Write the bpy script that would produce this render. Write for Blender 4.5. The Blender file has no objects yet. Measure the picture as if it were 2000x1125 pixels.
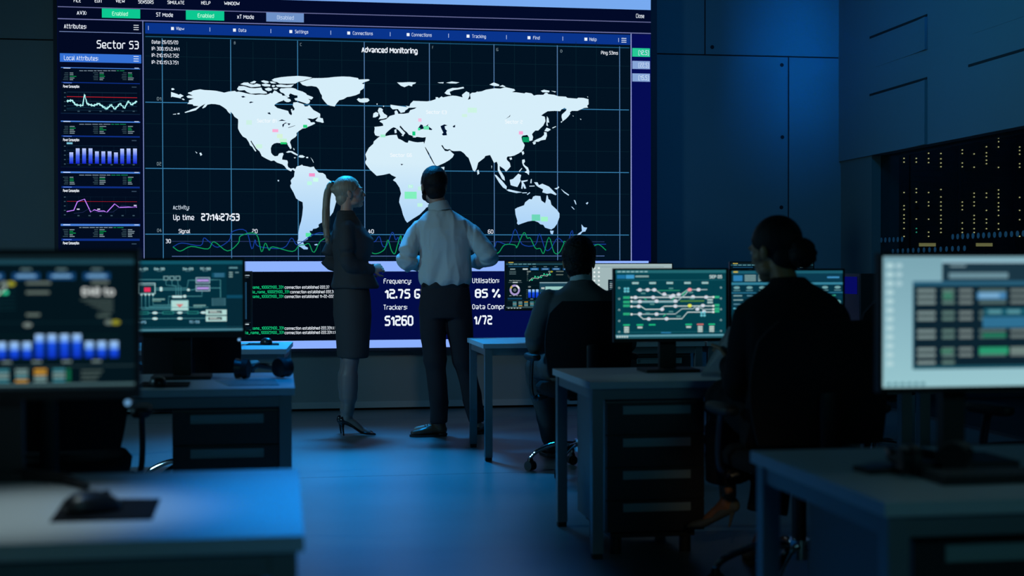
import bpy, bmesh, math, random
from mathutils import Vector, Matrix, noise
from mathutils.geometry import tessellate_polygon
PI = math.pi
SC = bpy.context.scene
COL = SC.collection
random.seed(7)

# ------------------------------------------------------------------ camera
F, CX, CY, HORIZON, CAMH = 2778.0, 1000.0, 562.5, 525.0, 1.17
YAW = math.radians(9.2)                    # the lens looks 9.2 degrees right of the wall's normal
PITCH = math.atan((CY - HORIZON) / F)      # slightly down
ROLL = math.radians(0.12)
_f0 = Vector((math.sin(YAW), math.cos(YAW), 0))
_r0 = Vector((math.cos(YAW), -math.sin(YAW), 0))
FWD = (_f0 * math.cos(PITCH) - Vector((0, 0, 1)) * math.sin(PITCH)).normalized()
_u0 = _r0.cross(FWD)
RGT = _r0 * math.cos(ROLL) - _u0 * math.sin(ROLL)
UP = _u0 * math.cos(ROLL) + _r0 * math.sin(ROLL)
CAM = Vector((0, 0, CAMH))
cam_d = bpy.data.cameras.new('camera')
cam = bpy.data.objects.new('camera', cam_d)
COL.objects.link(cam)
cam_d.sensor_width = 36.0
cam_d.lens = F / 2000.0 * 36.0
cam_d.clip_start, cam_d.clip_end = 0.05, 100
cam_d.dof.use_dof = True
cam_d.dof.focus_distance = 10.8
cam_d.dof.aperture_fstop = 2.5
cam.matrix_world = Matrix(((RGT.x, UP.x, -FWD.x, CAM.x), (RGT.y, UP.y, -FWD.y, CAM.y), (RGT.z, UP.z, -FWD.z, CAM.z), (0, 0, 0, 1)))
SC.camera = cam

def ray(px, py):
    return FWD + RGT * ((px - CX) / F) + UP * ((CY - py) / F)
def at_depth(px, py, d): return CAM + ray(px, py) * d
def at_y(px, py, y):
    r = ray(px, py); return CAM + r * (y / r.y)
def at_z(px, py, z):
    r = ray(px, py); return CAM + r * ((z - CAMH) / r.z)
def at_x(px, py, x):
    r = ray(px, py); return CAM + r * (x / r.x)

# ------------------------------------------------------------------ world, lights, exposure
SC.view_settings.view_transform = 'Standard'
SC.view_settings.look = 'None'
SC.view_settings.exposure = 0.0
SC.view_settings.gamma = 1.0
SC.view_settings.use_curve_mapping = False
SC.cycles.use_denoising = True
SC.cycles.max_bounces = 6
SC.cycles.diffuse_bounces = 3
SC.cycles.sample_clamp_indirect = 3.0
wd = bpy.data.worlds.new('dim_night'); SC.world = wd; wd.use_nodes = True
wd.node_tree.nodes['Background'].inputs[0].default_value = (0.02, 0.12, 0.3, 1)
wd.node_tree.nodes['Background'].inputs[1].default_value = 0.004

def area(name, loc, aim, size, power, col, size_y=None, spread=180):
    l = bpy.data.lights.new(name, 'AREA'); l.energy = power; l.color = col
    l.shape = 'RECTANGLE'; l.size = size; l.size_y = size_y or size; l.spread = math.radians(spread)
    o = bpy.data.objects.new(name, l); COL.objects.link(o); o.location = loc
    o.rotation_euler = (Vector(aim) - Vector(loc)).to_track_quat('-Z', 'Y').to_euler()
    return o
def spot(name, loc, aim, power, col, angle=60, blend=.6, rad=.1):
    l = bpy.data.lights.new(name, 'SPOT'); l.energy = power; l.color = col
    l.spot_size = math.radians(angle); l.spot_blend = blend; l.shadow_soft_size = rad
    o = bpy.data.objects.new(name, l); COL.objects.link(o); o.location = loc
    o.rotation_euler = (Vector(aim) - Vector(loc)).to_track_quat('-Z', 'Y').to_euler()
    return o
area('aisle_lamp', (0.38, 5.2, 4.45), (0.38, 5.2001, 0), 0.2, 21, (0.0, 0.29, 1.0), 6.6, 23)
area('side_lamp', (-4.8, 7.4, 2.4), (1.0, 9.3, 0.5), 0.6, 31, (0.30, 0.74, 1.0), 0.6, 120)
area('stage_lamp', (0.45, 11.35, 4.35), (0.25, 8.7, 0), 0.8, 34, (0.004, 0.37, 1.0), 0.4, 44)
spot('front_lamp', (-2.2, 4.4, 3.2), (0.75, 9.9, 1.15), 120, (1.0, 0.96, 0.92), 18, .9, .15)
area('rear_lamp', (1.2, -3.2, 3.3), (1.4, 6.0, 0.6), 1.6, 9, (0.25, 0.85, 1.0), 1.0, 120)
spot('warm_foot_fill', (-0.6, -1.5, 2.8), (1.75, 5.40, 0.28), 95, (1.0, 0.80, 0.46), 5, 1., .1)  # added narrow warm light on the seated woman's foot, no known source
spot('desk_patch_fill', (-0.70, 2.35, 3.3), (-0.47, 2.76, 0.7), 120, (0.74, 0.96, 1.0), 17, 1., .08)  # added spot that makes the pale patch on the near left desk
spot('desk_blue_fill', (0.30, 2.8, 4.4), (0.10, 2.85, 0.7), 420, (0.0, 0.30, 1.0), 17, 1., .1)  # extra blue spot added to brighten the near left desk's aisle end
area('wall_strip', (4.47, 8.4, 4.0), (4.47, 11.85, 3.0), 0.06, 2.6, (0.0, 0.20, 1.0), 1.1, 24)
area('wall_glow', (2.9, 8.4, 4.2), (3.7, 11.85, 2.0), 1.0, 6, (0.0, 0.22, 1.0), 1.0, 100)
area('bulkhead_wash', (1.0, 11.3, 3.9), (4.8, 8.6, 2.8), 0.6, 8, (0.0, 0.44, 1.0), 0.6, 80)  # light added to turn the bulkhead bluer, no fixture known
area('bulkhead_fill', (2.4, 2.6, 4.3), (4.8, 9.6, 2.9), 0.6, 5, (0.0, 0.52, 1.0), 0.6, 60)  # added from the camera side to brighten the flaps' end faces

# ------------------------------------------------------------------ helpers
def s2l(c):
    c = c / 255.0
    return c / 12.92 if c <= 0.04045 else ((c + 0.055) / 1.055) ** 2.4
def rgb(r, g, b): return (s2l(r), s2l(g), s2l(b), 1.0)

MATS = {}
def mat(name, col, rough=.5, metal=0., spec=.5, noise_amt=0., noise_scale=8., bump=0., bump_scale=60., coat=0., stretch=None):
    if name in MATS: return MATS[name]
    m = bpy.data.materials.new(name); m.use_nodes = True; MATS[name] = m
    nt = m.node_tree; b = nt.nodes['Principled BSDF']
    b.inputs['Base Color'].default_value = (*col[:3], 1)
    b.inputs['Roughness'].default_value = rough; b.inputs['Metallic'].default_value = metal
    b.inputs['Specular IOR Level'].default_value = spec
    b.inputs['Coat Weight'].default_value = coat
    tc = nt.nodes.new('ShaderNodeTexCoord')
    src = tc.outputs['Object']
    if stretch:
        mp = nt.nodes.new('ShaderNodeMapping'); mp.inputs['Scale'].default_value = stretch
        nt.links.new(src, mp.inputs[0]); src = mp.outputs[0]
    if noise_amt:
        n = nt.nodes.new('ShaderNodeTexNoise'); n.inputs['Scale'].default_value = noise_scale; n.inputs['Detail'].default_value = 6
        r = nt.nodes.new('ShaderNodeMapRange'); r.inputs['To Min'].default_value = 1 - noise_amt; r.inputs['To Max'].default_value = 1 + noise_amt
        mx = nt.nodes.new('ShaderNodeMix'); mx.data_type = 'RGBA'; mx.blend_type = 'MULTIPLY'; mx.inputs['Factor'].default_value = 1
        mx.inputs['A'].default_value = (*col[:3], 1)
        nt.links.new(src, n.inputs['Vector']); nt.links.new(n.outputs['Fac'], r.inputs['Value'])
        nt.links.new(r.outputs['Result'], mx.inputs['B']); nt.links.new(mx.outputs['Result'], b.inputs['Base Color'])
    if bump:
        n2 = nt.nodes.new('ShaderNodeTexNoise'); n2.inputs['Scale'].default_value = bump_scale; n2.inputs['Detail'].default_value = 3
        bp = nt.nodes.new('ShaderNodeBump'); bp.inputs['Strength'].default_value = bump; bp.inputs['Distance'].default_value = .01
        nt.links.new(src, n2.inputs['Vector']); nt.links.new(n2.outputs['Fac'], bp.inputs['Height']); nt.links.new(bp.outputs['Normal'], b.inputs['Normal'])
    return m
def emis(name, col, strength, sampling='AUTO'):
    if name in MATS: return MATS[name]
    m = bpy.data.materials.new(name); m.use_nodes = True; MATS[name] = m
    nt = m.node_tree; nt.nodes.clear()
    e = nt.nodes.new('ShaderNodeEmission'); o = nt.nodes.new('ShaderNodeOutputMaterial')
    if col == 'attr':
        a = nt.nodes.new('ShaderNodeAttribute'); a.attribute_name = 'pixel'
        nt.links.new(a.outputs['Color'], e.inputs[0])
    else: e.inputs[0].default_value = (*col[:3], 1)
    e.inputs[1].default_value = strength
    nt.links.new(e.outputs[0], o.inputs[0])
    m.cycles.emission_sampling = sampling
    return m
M_PIX = emis('lit_screen_area', 'attr', 1.0, 'AUTO')
M_TXT = emis('lit_screen_lettering', 'attr', 1.0, 'NONE')
M_LAM = mat('grey_laminate', (.50, .53, .55), .50, spec=.3, noise_amt=.04, noise_scale=30)
M_EDGE = mat('desk_edge_band', (.42, .45, .46), .4)
M_STEEL = mat('painted_steel', (.20, .23, .245), .38, .3)
M_CAP = mat('black_rubber', (.012, .012, .014), .6)
M_PED = mat('charcoal_drawer_fronts', (.022, .024, .028), .42, noise_amt=.1)
M_PEDB = mat('grey_pedestal_shell', (.11, .125, .135), .45)
M_HND = mat('brushed_drawer_grip', (.26, .33, .33), .45)
M_BLK = mat('black_plastic', (.010, .011, .013), .38)
M_BLKM = mat('black_matte_plastic', (.014, .015, .017), .6)
M_FAB = mat('black_chair_fabric', (.010, .011, .013), .85, spec=.2, bump=.5, bump_scale=400)
M_CHR = mat('chrome', (.75, .77, .8), .12, 1.)

def link(o, parent=None):
    COL.objects.link(o)
    if parent is not None: o.parent = parent
    return o
def tag(o, label=None, cat=None, group=None, kind=None):
    if label: o['label'] = label
    if cat: o['category'] = cat
    if group: o['group'] = group
    if kind: o['kind'] = kind
    return o
def thing(name, label, cat, loc=(0, 0, 0), rz=0., group=None):
    o = bpy.data.objects.new(name, None); o.empty_display_size = .1
    o.location = loc; o.rotation_euler = (0, 0, rz)
    link(o); return tag(o, label, cat, group)
def obj(name, bm, material, parent=None, smooth=False, bevel=0., seg=2, label=None):
    if bevel:
        bmesh.ops.bevel(bm, geom=[e for e in bm.edges if len(e.link_faces) == 2 and e.calc_face_angle(0) > .6], offset=bevel, segments=seg, affect='EDGES', profile=.6, clamp_overlap=True)
    me = bpy.data.meshes.new(name); bm.to_mesh(me); bm.free()
    for m in (material if isinstance(material, (list, tuple)) else [material]): me.materials.append(m)
    if smooth:
        for p in me.polygons: p.use_smooth = True
        if smooth != 'all':
            try: me.set_sharp_from_angle(angle=math.radians(40))
            except Exception: pass
    o = bpy.data.objects.new(name, me); link(o, parent)
    if label: o['label'] = label
    return o
def copy_tree(o, parent=None):
    c = o.copy(); COL.objects.link(c)
    if parent is not None:
        c.parent = parent; c.matrix_parent_inverse = o.matrix_parent_inverse.copy()
    for ch in list(o.children): copy_tree(ch, c)
    return c
def box(bm, x0, x1, y0, y1, z0, z1, rot=None, mi=0):
    vs = [bm.verts.new((x, y, z)) for x in (x0, x1) for y in (y0, y1) for z in (z0, z1)]
    if rot is not None:
        for v in vs: v.co = rot @ v.co
    fs = []
    for q in ((0, 1, 3, 2), (4, 6, 7, 5), (0, 4, 5, 1), (2, 3, 7, 6), (0, 2, 6, 4), (1, 5, 7, 3)):
        f = bm.faces.new([vs[i] for i in q]); f.material_index = mi; fs.append(f)
    return vs
def tube(bm, pts, rad, n=14, ref=(0, 0, 1), dome=True, flat=False):
    """tapering tube; rad entries are r or (a, b) with a across ref"""
    pts = [Vector(p) for p in pts]; rad = [r if isinstance(r, tuple) else (r, r) for r in rad]
    ref = Vector(ref); rings = []; m = len(pts)
    tans = []
    for i in range(m):
        t = (pts[min(i + 1, m - 1)] - pts[max(i - 1, 0)])
        tans.append(t.normalized() if t.length > 1e-9 else Vector((0, 0, 1)))
    seq = [(pts[i], rad[i], tans[i]) for i in range(m)]
    if dome:
        a = []
        for k, (off, sc) in enumerate(((.92, .38), (.6, .8))):
            rr = min(rad[0]); a.append((pts[0] - tans[0] * rr * off, (rad[0][0] * sc, rad[0][1] * sc), tans[0]))
        b = []
        for off, sc in ((.6, .8), (.92, .38)):
            rr = min(rad[-1]); b.append((pts[-1] + tans[-1] * rr * off, (rad[-1][0] * sc, rad[-1][1] * sc), tans[-1]))
        seq = a + seq + b
    for p, (ra, rb), t in seq:
        u = ref - t * ref.dot(t)
        if u.length < 1e-3:
            u = Vector((1, 0, 0)) - t * t.x
            if u.length < 1e-3: u = Vector((0, 1, 0)) - t * t.y
        u.normalize(); v = t.cross(u)
        rings.append([bm.verts.new(p + v * (ra * math.cos(2 * PI * k / n)) + u * (rb * math.sin(2 * PI * k / n))) for k in range(n)])
    for i in range(len(rings) - 1):
        for k in range(n):
            bm.faces.new((rings[i][k], rings[i][(k + 1) % n], rings[i + 1][(k + 1) % n], rings[i + 1][k]))
    bm.faces.new(list(reversed(rings[0]))); bm.faces.new(rings[-1])
def smooth_path(pts, n=8):
    """Catmull-Rom through the points"""
    P = [Vector(p) for p in pts]; P = [P[0] * 2 - P[1]] + P + [P[-1] * 2 - P[-2]]; out = []
    for i in range(1, len(P) - 2):
        for k in range(n):
            t = k / n; a, b, c, d = P[i - 1], P[i], P[i + 1], P[i + 2]
            out.append(.5 * ((2 * b) + (c - a) * t + (2 * a - 5 * b + 4 * c - d) * t * t + (3 * b - a - 3 * c + d) * t ** 3))
    out.append(P[-2]); return out
def loft(bm, rings, n=28, e=2.3):
    """stack of horizontal super-ellipses (x, y, z, a, b, angle of the a axis)"""
    R = []
    for r in rings:
        x, y, z, a, b = r[:5]; g = r[5] if len(r) > 5 else 0.
        q = []
        for k in range(n):
            t = 2 * PI * k / n; c, s = math.cos(t), math.sin(t)
            p = a * math.copysign(abs(c) ** (2 / e), c); w = b * math.copysign(abs(s) ** (2 / e), s)
            q.append(bm.verts.new((x + p * math.cos(g) - w * math.sin(g), y + p * math.sin(g) + w * math.cos(g), z)))
        R.append(q)
    for i in range(len(R) - 1):
        for k in range(n):
            bm.faces.new((R[i][k], R[i][(k + 1) % n], R[i + 1][(k + 1) % n], R[i + 1][k]))
    bm.faces.new(list(reversed(R[0]))); bm.faces.new(R[-1])
def ell(bm, c, r, M=None, u=20, v=14):
    mm = Matrix.Translation(Vector(c)) @ Matrix.Diagonal((*r, 1))
    if M is not None: mm = M @ mm
    bmesh.ops.create_uvsphere(bm, u_segments=u, v_segments=v, radius=1, matrix=mm)
def cyl(bm, c, r, h, n=24, axis='z', r2=None):
    m = Matrix.Translation(Vector(c))
    if axis == 'y': m = m @ Matrix.Rotation(PI / 2, 4, 'X')
    if axis == 'x': m = m @ Matrix.Rotation(PI / 2, 4, 'Y')
    bmesh.ops.create_cone(bm, cap_ends=True, segments=n, radius1=r, radius2=r if r2 is None else r2, depth=h, matrix=m)
def remeshed(bm, voxel, it=4):
    """one continuous surface out of overlapping shapes"""
    bmesh.ops.recalc_face_normals(bm, faces=bm.faces)
    me = bpy.data.meshes.new('tmp'); bm.to_mesh(me); bm.free()
    o = bpy.data.objects.new('tmp', me); COL.objects.link(o)
    r = o.modifiers.new('r', 'REMESH'); r.mode = 'VOXEL'; r.voxel_size = voxel
    s = o.modifiers.new('s', 'SMOOTH'); s.iterations = it; s.factor = .5
    dg = bpy.context.evaluated_depsgraph_get(); dg.update()
    m2 = bpy.data.meshes.new_from_object(o.evaluated_get(dg))
    bpy.data.objects.remove(o); bpy.data.meshes.remove(me)
    b2 = bmesh.new(); b2.from_mesh(m2); bpy.data.meshes.remove(m2)
    return b2
def wrinkle(bm, amp, sc, seed=0., fn=None):
    bm.normal_update(); new = []
    for v in bm.verts:
        q = Vector((v.co.x * sc[0], v.co.y * sc[1], v.co.z * sc[2] + seed))
        q += noise.noise_vector(q * .45) * .9
        a = amp * (fn(v.co) if fn else 1.)
        r = 1 - abs(noise.noise(q)) * 2.2
        new.append(v.co + v.normal * (a * r))
    for v, c in zip(bm.verts, new): v.co = c

# ------------------------------------------------------------------ drawing on lit screens
# squarish stroke lettering: per character a width and strokes as xy digit pairs (base line 2, x-height 7, caps 9)
STROKES = dict(x.split('=') for x in """a=4:074742020444;b=4:0902424707;c=4:47070242;d=4:4942020747;e=4:420207474404;f=3:391912/0737;g=4:420207474000;h=4:0902/074742;i=0:0702/0908;j=1:171000/1918;k=4:0902/0447/1442;l=1:090212;m=6:02076762/3732;n=4:02074742;o=4:0207474202;p=4:0007474202;q=4:4047070242;r=3:020737;s=4:470705454202;t=3:191232/0737;u=4:07024247;v=4:072247;w=6:0712365267;x=4:0742/0247;y=4:070242/474000;z=4:07470242
A=4:022942/1434;B=4:0209494606/464202;C=4:49090242;D=4:02093947443202;E=4:49090242/0636;F=4:490902/0636;G=4:490902424525;H=4:0902/4942/0646;I=0:0902;J=3:393202;K=4:0902/490642;L=4:090242;M=6:0209346962;N=4:02094249;O=4:0209494202;P=4:0209494505;Q=4:0209494202/3241;R=4:0209494505/2542;S=4:490906464202;T=4:0949/2922;U=4:09024249;V=4:092249;W=6:0912375269;X=4:0942/0249;Y=4:092549/2522;Z=4:09490242
0=4:0209494202;1=2:072922;2=4:094946060242;3=4:09494202/1646;4=4:290444/3732;5=4:490906464202;6=4:490902424606;7=4:094922;8=4:0209494202/0646;9=4:460609494202;.=0:0203;/=3:0239;_=4:0141;[=2:29090121;]=2:09292101;%=6:1259/0919170709/5464625254;-=3:0535;|=0:0901""".replace(chr(10), ';').split(';'))
STROKES[':'] = '0:0607/0304'
GLYPH = {}
def glyphs(s, bold):
    k = (s, bold)
    if k in GLYPH: return GLYPH[k]
    V = []; Fc = []; x0 = 0.; w = 1.6 if bold else 1.12
    for ch in s:
        if ch == ' ' or ch not in STROKES: x0 += 3.2; continue
        wd, sp = STROKES[ch].split(':')
        for st in sp.split('/'):
            P = [Vector((float(st[i]), float(st[i + 1]))) for i in range(0, len(st), 2)]
            closed = P[0] == P[-1] and len(P) > 3
            Q = []
            for i, p in enumerate(P):
                if (0 < i < len(P) - 1) or closed:
                    a = P[i - 1] if i > 0 else P[-2]; b = P[i + 1] if i < len(P) - 1 else P[1]
                    da, db = (a - p), (b - p); c = min(.85, da.length * .45, db.length * .45)
                    if closed and i == 0: Q.append(p + db.normalized() * c); continue
                    if closed and i == len(P) - 1: Q += [p + da.normalized() * c, P[0] + (P[1] - P[0]).normalized() * min(.85, (P[1] - P[0]).length * .45)]; continue
                    Q += [p + da.normalized() * c, p + db.normalized() * c]
                else: Q.append(p)
            if not closed:
                Q[0] = Q[0] + (Q[0] - Q[1]).normalized() * w * .3; Q[-1] = Q[-1] + (Q[-1] - Q[-2]).normalized() * w * .3
            n = len(Q); o = len(V)
            for i in range(n):
                p, q_ = Q[max(i - 1, 0)], Q[min(i + 1, n - 1)]
                if closed and i in (0, n - 1): p, q_ = Q[n - 2], Q[1]
                d = (q_ - p).normalized(); nn = Vector((-d.y, d.x)) * w / 2
                V += [(x0 + Q[i].x + nn.x, (Q[i].y + nn.y - 2) / 7), (x0 + Q[i].x - nn.x, (Q[i].y - nn.y - 2) / 7)]
            Fc += [(o + 2 * i, o + 2 * i + 1, o + 2 * i + 3, o + 2 * i + 2) for i in range(n - 1)]
        x0 += float(wd) + 2.0
    mn = min(v[0] for v in V); mx_ = max(v[0] for v in V)
    GLYPH[k] = ([((x - mn) / max(mx_ - mn, 1e-6), y) for x, y in V], Fc); return GLYPH[k]
class Canvas:
    """a flat lit picture: fn(a, b, layer) -> point on the screen; b runs downwards"""
    def __init__(self, fn): self.fn = fn; self.V = []; self.Fs = []; self.C = []; self.MI = []; self.L = 0
    def add(self, pts, faces, cols, mi):
        self.L += 1; o = len(self.V)
        self.V += [self.fn(a, b, self.L) for a, b in pts]
        for f in faces:
            self.Fs.append([o + i for i in f]); self.MI.append(mi)
            self.C.append([cols[i] if isinstance(cols, list) else cols for i in f])
    def rect(self, a0, b0, a1, b1, c, c2=None, mi=0):
        self.add([(a0, b0), (a0, b1), (a1, b1), (a1, b0)], [(0, 1, 2, 3)], [c, c2 or c, c2 or c, c], mi)
    def quad(self, pts, c, mi=0): self.add(pts, [(0, 1, 2, 3)], c, mi)
    def poly(self, pts, c, mi=0):
        t = tessellate_polygon([[Vector((a, b, 0)) for a, b in pts]])
        self.add(pts, [tuple(x) for x in t], [c(a, b) for a, b in pts] if callable(c) else c, mi)
    def line(self, pts, w, c, asp=1.):
        n = len(pts); L = []; R = []
        for i in range(n):
            p, q = pts[max(i - 1, 0)], pts[min(i + 1, n - 1)]
            dx, dy = (q[0] - p[0]) * asp, q[1] - p[1]; l = math.hypot(dx, dy) or 1
            nx, ny = -dy / l * w / 2 / asp, dx / l * w / 2
            L.append((pts[i][0] + nx, pts[i][1] + ny)); R.append((pts[i][0] - nx, pts[i][1] - ny))
        self.add(L + R, [(i, n + i, n + i + 1, i + 1) for i in range(n - 1)], c, 1)
    def oval(self, a, b, ra, rb, c, n=14, mi=1):
        self.add([(a + ra * math.cos(2 * PI * k / n), b - rb * math.sin(2 * PI * k / n)) for k in range(n)], [tuple(range(n))], c, mi)
    def ring(self, a, b, ra, rb, wa, wb, c, t0=0, t1=2 * PI, n=24):
        P = []
        for k in range(n + 1):
            t = t0 + (t1 - t0) * k / n
            P += [(a + ra * math.cos(t), b - rb * math.sin(t)), (a + (ra - wa) * math.cos(t), b - (rb - wb) * math.sin(t))]
        self.add(P, [(2 * k, 2 * k + 1, 2 * k + 3, 2 * k + 2) for k in range(n)], c, 1)
    def text(self, s, a0, a1, bc, cap, c, bold=False):
        V, Fc = glyphs(s, bold)
        self.add([(a0 + x * (a1 - a0), bc + cap / 2 - y * cap) for x, y in V], Fc, c, 1)
    def build(self, name, parent=None):
        me = bpy.data.meshes.new(name); me.from_pydata([tuple(v) for v in self.V], [], self.Fs)
        me.materials.append(M_PIX); me.materials.append(M_TXT)
        at = me.color_attributes.new('pixel', 'FLOAT_COLOR', 'CORNER')
        flat = [x for f in self.C for c in f for x in c]
        at.data.foreach_set('color', flat)
        me.polygons.foreach_set('material_index', self.MI)
        o = bpy.data.objects.new(name, me); return link(o, parent)

# ------------------------------------------------------------------ the room
WB = 11.85          # back wall
WX = 4.82           # plane of the right wall and its glass front
CEIL = 4.6
def struct(o): return tag(o, kind='structure')
M_FLOOR = mat('polished_concrete', (.165, .20, .215), .34, noise_amt=.22, noise_scale=1.6, bump=.04, bump_scale=7)
M_WALL = mat('cement_board', (.17, .19, .20), .62, noise_amt=.10, noise_scale=1.3, bump=.05, bump_scale=40)
M_SEAM = mat('seam_shadow_gap', (.004, .005, .006), .8)
M_TEAL = mat('painted_plinth_board', (.20, .235, .24), .6)
M_CEIL = mat('dark_ceiling', (.05, .06, .07), .8)
M_BULK = mat('painted_bulkhead', (.13, .19, .22), .55, noise_amt=.05, noise_scale=2)

bm = bmesh.new(); box(bm, -6.2, 9.2, -4.2, 14.7, -.12, -.006, mi=1)
xs = [-6.2, -3.1, -.02, 3.06, 6.1, 9.2]; ys = [-4.2, -1.1, 2.0, 5.0, 8.05, 11.1, 14.7]
for i in range(5):
    for j in range(6):
        box(bm, xs[i] + .003, xs[i + 1] - .003, ys[j] + .003, ys[j + 1] - .003, -.05, 0)
struct(obj('floor', bm, [M_FLOOR, M_SEAM]))
bm = bmesh.new(); box(bm, -6.2, 9.2, -4.2, 14.7, CEIL, CEIL + .15); struct(obj('ceiling', bm, M_CEIL))
bm = bmesh.new(); box(bm, -6.2, -6.0, -4.2, WB + .2, 0, CEIL); struct(obj('wall_left', bm, M_WALL))
bm = bmesh.new(); box(bm, -6.2, 9.2, -4.2, -4.0, 0, CEIL); struct(obj('wall_rear', bm, M_WALL))
# back wall: boards with open seams and bolt holes
zs = at_y(1460, 109, WB).z
xa, xb = at_y(1377, 50, WB).x, at_y(1540, 300, WB).x
bm = bmesh.new(); box(bm, -6.0, WX + .25, WB + .012, WB + .2, 0, CEIL, mi=1)
def boards(x_seam, z0, z1):
    x = x_seam
    while x > -6.0: x -= 2.44
    while x < WX + .25:
        a, b = max(x, -6.0) + .006, min(x + 2.44, WX + .25) - .006
        if b > a: box(bm, a, b, WB, WB + .03, z0 + .006, z1 - .006)
        x += 2.44
boards(xa, zs, CEIL); boards(xb, .55, zs)
for p in ((1391, 92), (1527, 127), (1528, 268), (1526, 405)):
    c = at_y(*p, WB - .0005); cyl(bm, c, .017, .004, 16, 'y')
    for f in bm.faces[-18:]: f.material_index = 1
struct(obj('wall_back', bm, [M_WALL, M_SEAM]))
bm = bmesh.new(); box(bm, -6.0, WX, WB - .02, WB + .03, .075, .56); struct(obj('trim_1', bm, M_TEAL))
bm = bmesh.new(); box(bm, -6.0, WX, WB - .05, WB + .02, .022, .075); struct(obj('baseboard_back', bm, mat('pale_baseboard', (.30, .34, .35), .5), bevel=.004))
# right wall: bulkhead over a glass front
zb = at_x(1850, 274.5, WX).z
bm = bmesh.new(); box(bm, WX, WX + .28, -4.0, WB + .05, zb, CEIL)
yv = at_x(1811, 150, WX).y
struct(obj('wall_right', bm, M_BULK))
bm = bmesh.new(); ystub = at_x(1698, 420, WX).y
box(bm, WX + .02, WX + .26, ystub, WB + .05, 0, zb); struct(obj('trim_2', bm, mat('dark_jamb', (.10, .13, .13), .6)))
def flap(n, y_near, y_far, z0, z1, out):
    """a panel that curls out of the bulkhead towards its near edge"""
    b = bmesh.new(); L = []; N = 24
    for k in range(N + 1):
        t = k / N; y = y_far + (y_near - y_far) * t; x = WX - .002 - out * t ** 5
        L.append([b.verts.new((x, y, z)) for z in (z0, z1)])
    for k in range(N): b.faces.new((L[k][0], L[k][1], L[k + 1][1], L[k + 1][0]))
    e = [b.verts.new((WX + .01, y_near, z)) for z in (z0, z1)]
    b.faces.new((L[N][0], L[N][1], e[1], e[0]))
    s = [b.verts.new((WX + .01, y_far, z)) for z in (z0, z1)]
    b.faces.new((s[0], s[1], L[0][1], L[0][0]))
    b.faces.new([l[0] for l in L] + [e[0], s[0]]); b.faces.new([l[1] for l in reversed(L)] + [s[1], e[1]])
    bmesh.ops.recalc_face_normals(b, faces=b.faces)
    o = struct(obj('trim_%d' % n, b, M_BULK, smooth=True))
    g = bmesh.new(); box(g, WX - .004, WX + .02, y_near - .0, y_far + .06, z1 + .004, z1 + .022)
    s = struct(obj('trim_%d' % (n + 4), g, M_SEAM))
yf = at_x(1705, 73, WX).y
zt1, zt2 = at_x(1811, 33, WX).z, at_x(1811, 156, WX).z
flap(3, yv, yf, zt1 - .245, zt1, .020); flap(4, yv, yf, zb + .002, zt2, .020)
yv2 = yv - (yf - yv) * 1.98; yf2 = at_x(1900, 62, WX).y
flap(5, yv2, yf2, zt1 - .245, zt1, .020); flap(6, yv2, yf2, zb + .002, zt2, .020)
# glass front with rows of safety dots
gm = bpy.data.materials.new('clear_glass'); gm.use_nodes = True
nt = gm.node_tree; nt.nodes.clear()
tr = nt.nodes.new('ShaderNodeBsdfTransparent'); tr.inputs[0].default_value = (.62, .72, .74, 1)
gl = nt.nodes.new('ShaderNodeBsdfGlossy'); gl.inputs['Roughness'].default_value = .02
fr = nt.nodes.new('ShaderNodeFresnel'); fr.inputs[0].default_value = 1.3
mx = nt.nodes.new('ShaderNodeMixShader'); ou = nt.nodes.new('ShaderNodeOutputMaterial')
ge = nt.nodes.new('ShaderNodeNewGeometry'); om = nt.nodes.new('ShaderNodeMath'); om.operation = 'SUBTRACT'; om.inputs[0].default_value = 1
mu = nt.nodes.new('ShaderNodeMath'); mu.operation = 'MULTIPLY'
nt.links.new(ge.outputs['Backfacing'], om.inputs[1]); nt.links.new(om.outputs[0], mu.inputs[0]); nt.links.new(fr.outputs[0], mu.inputs[1]); nt.links.new(mu.outputs[0], mx.inputs[0]); nt.links.new(tr.outputs[0], mx.inputs[1]); nt.links.new(gl.outputs[0], mx.inputs[2]); nt.links.new(mx.outputs[0], ou.inputs[0])
bm = bmesh.new(); box(bm, WX + .10, WX + .112, -3.9, ystub, .03, zb)
win = struct(obj('window_1', bm, gm))
proto_dot = None; M_DOT = mat('frosted_film', (.14, .24, .30), .7)
for (p0, p1, n) in (((1655, 471.5), (1762, 467.5), 15), ((1861, 462.5), (1999, 456), 14), ((1744, 491), (1884, 485), 14)):
    a, b = at_x(*p0, WX + .095), at_x(*p1, WX + .095)
    for k in range(n):
        c = a.lerp(b, k / (n - 1))
        if proto_dot is None:
            bm = bmesh.new(); cyl(bm, (0, 0, 0), .021, .003, 20, 'x'); proto_dot = obj('safety_dot', bm, M_DOT, win); o = proto_dot
        else: o = proto_dot.copy(); COL.objects.link(o)
        o.location = c
# server room behind the glass
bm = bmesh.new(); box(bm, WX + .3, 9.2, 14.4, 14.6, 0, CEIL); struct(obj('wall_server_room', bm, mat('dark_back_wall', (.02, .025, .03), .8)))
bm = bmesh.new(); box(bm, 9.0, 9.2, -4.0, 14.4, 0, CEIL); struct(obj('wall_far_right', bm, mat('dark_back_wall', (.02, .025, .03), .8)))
bm = bmesh.new(); box(bm, WX + .05, WX + .25, WB + .2, 14.4, 0, CEIL); struct(obj('wall_partition', bm, mat('dark_back_wall', (.02, .025, .03), .8)))

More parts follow.
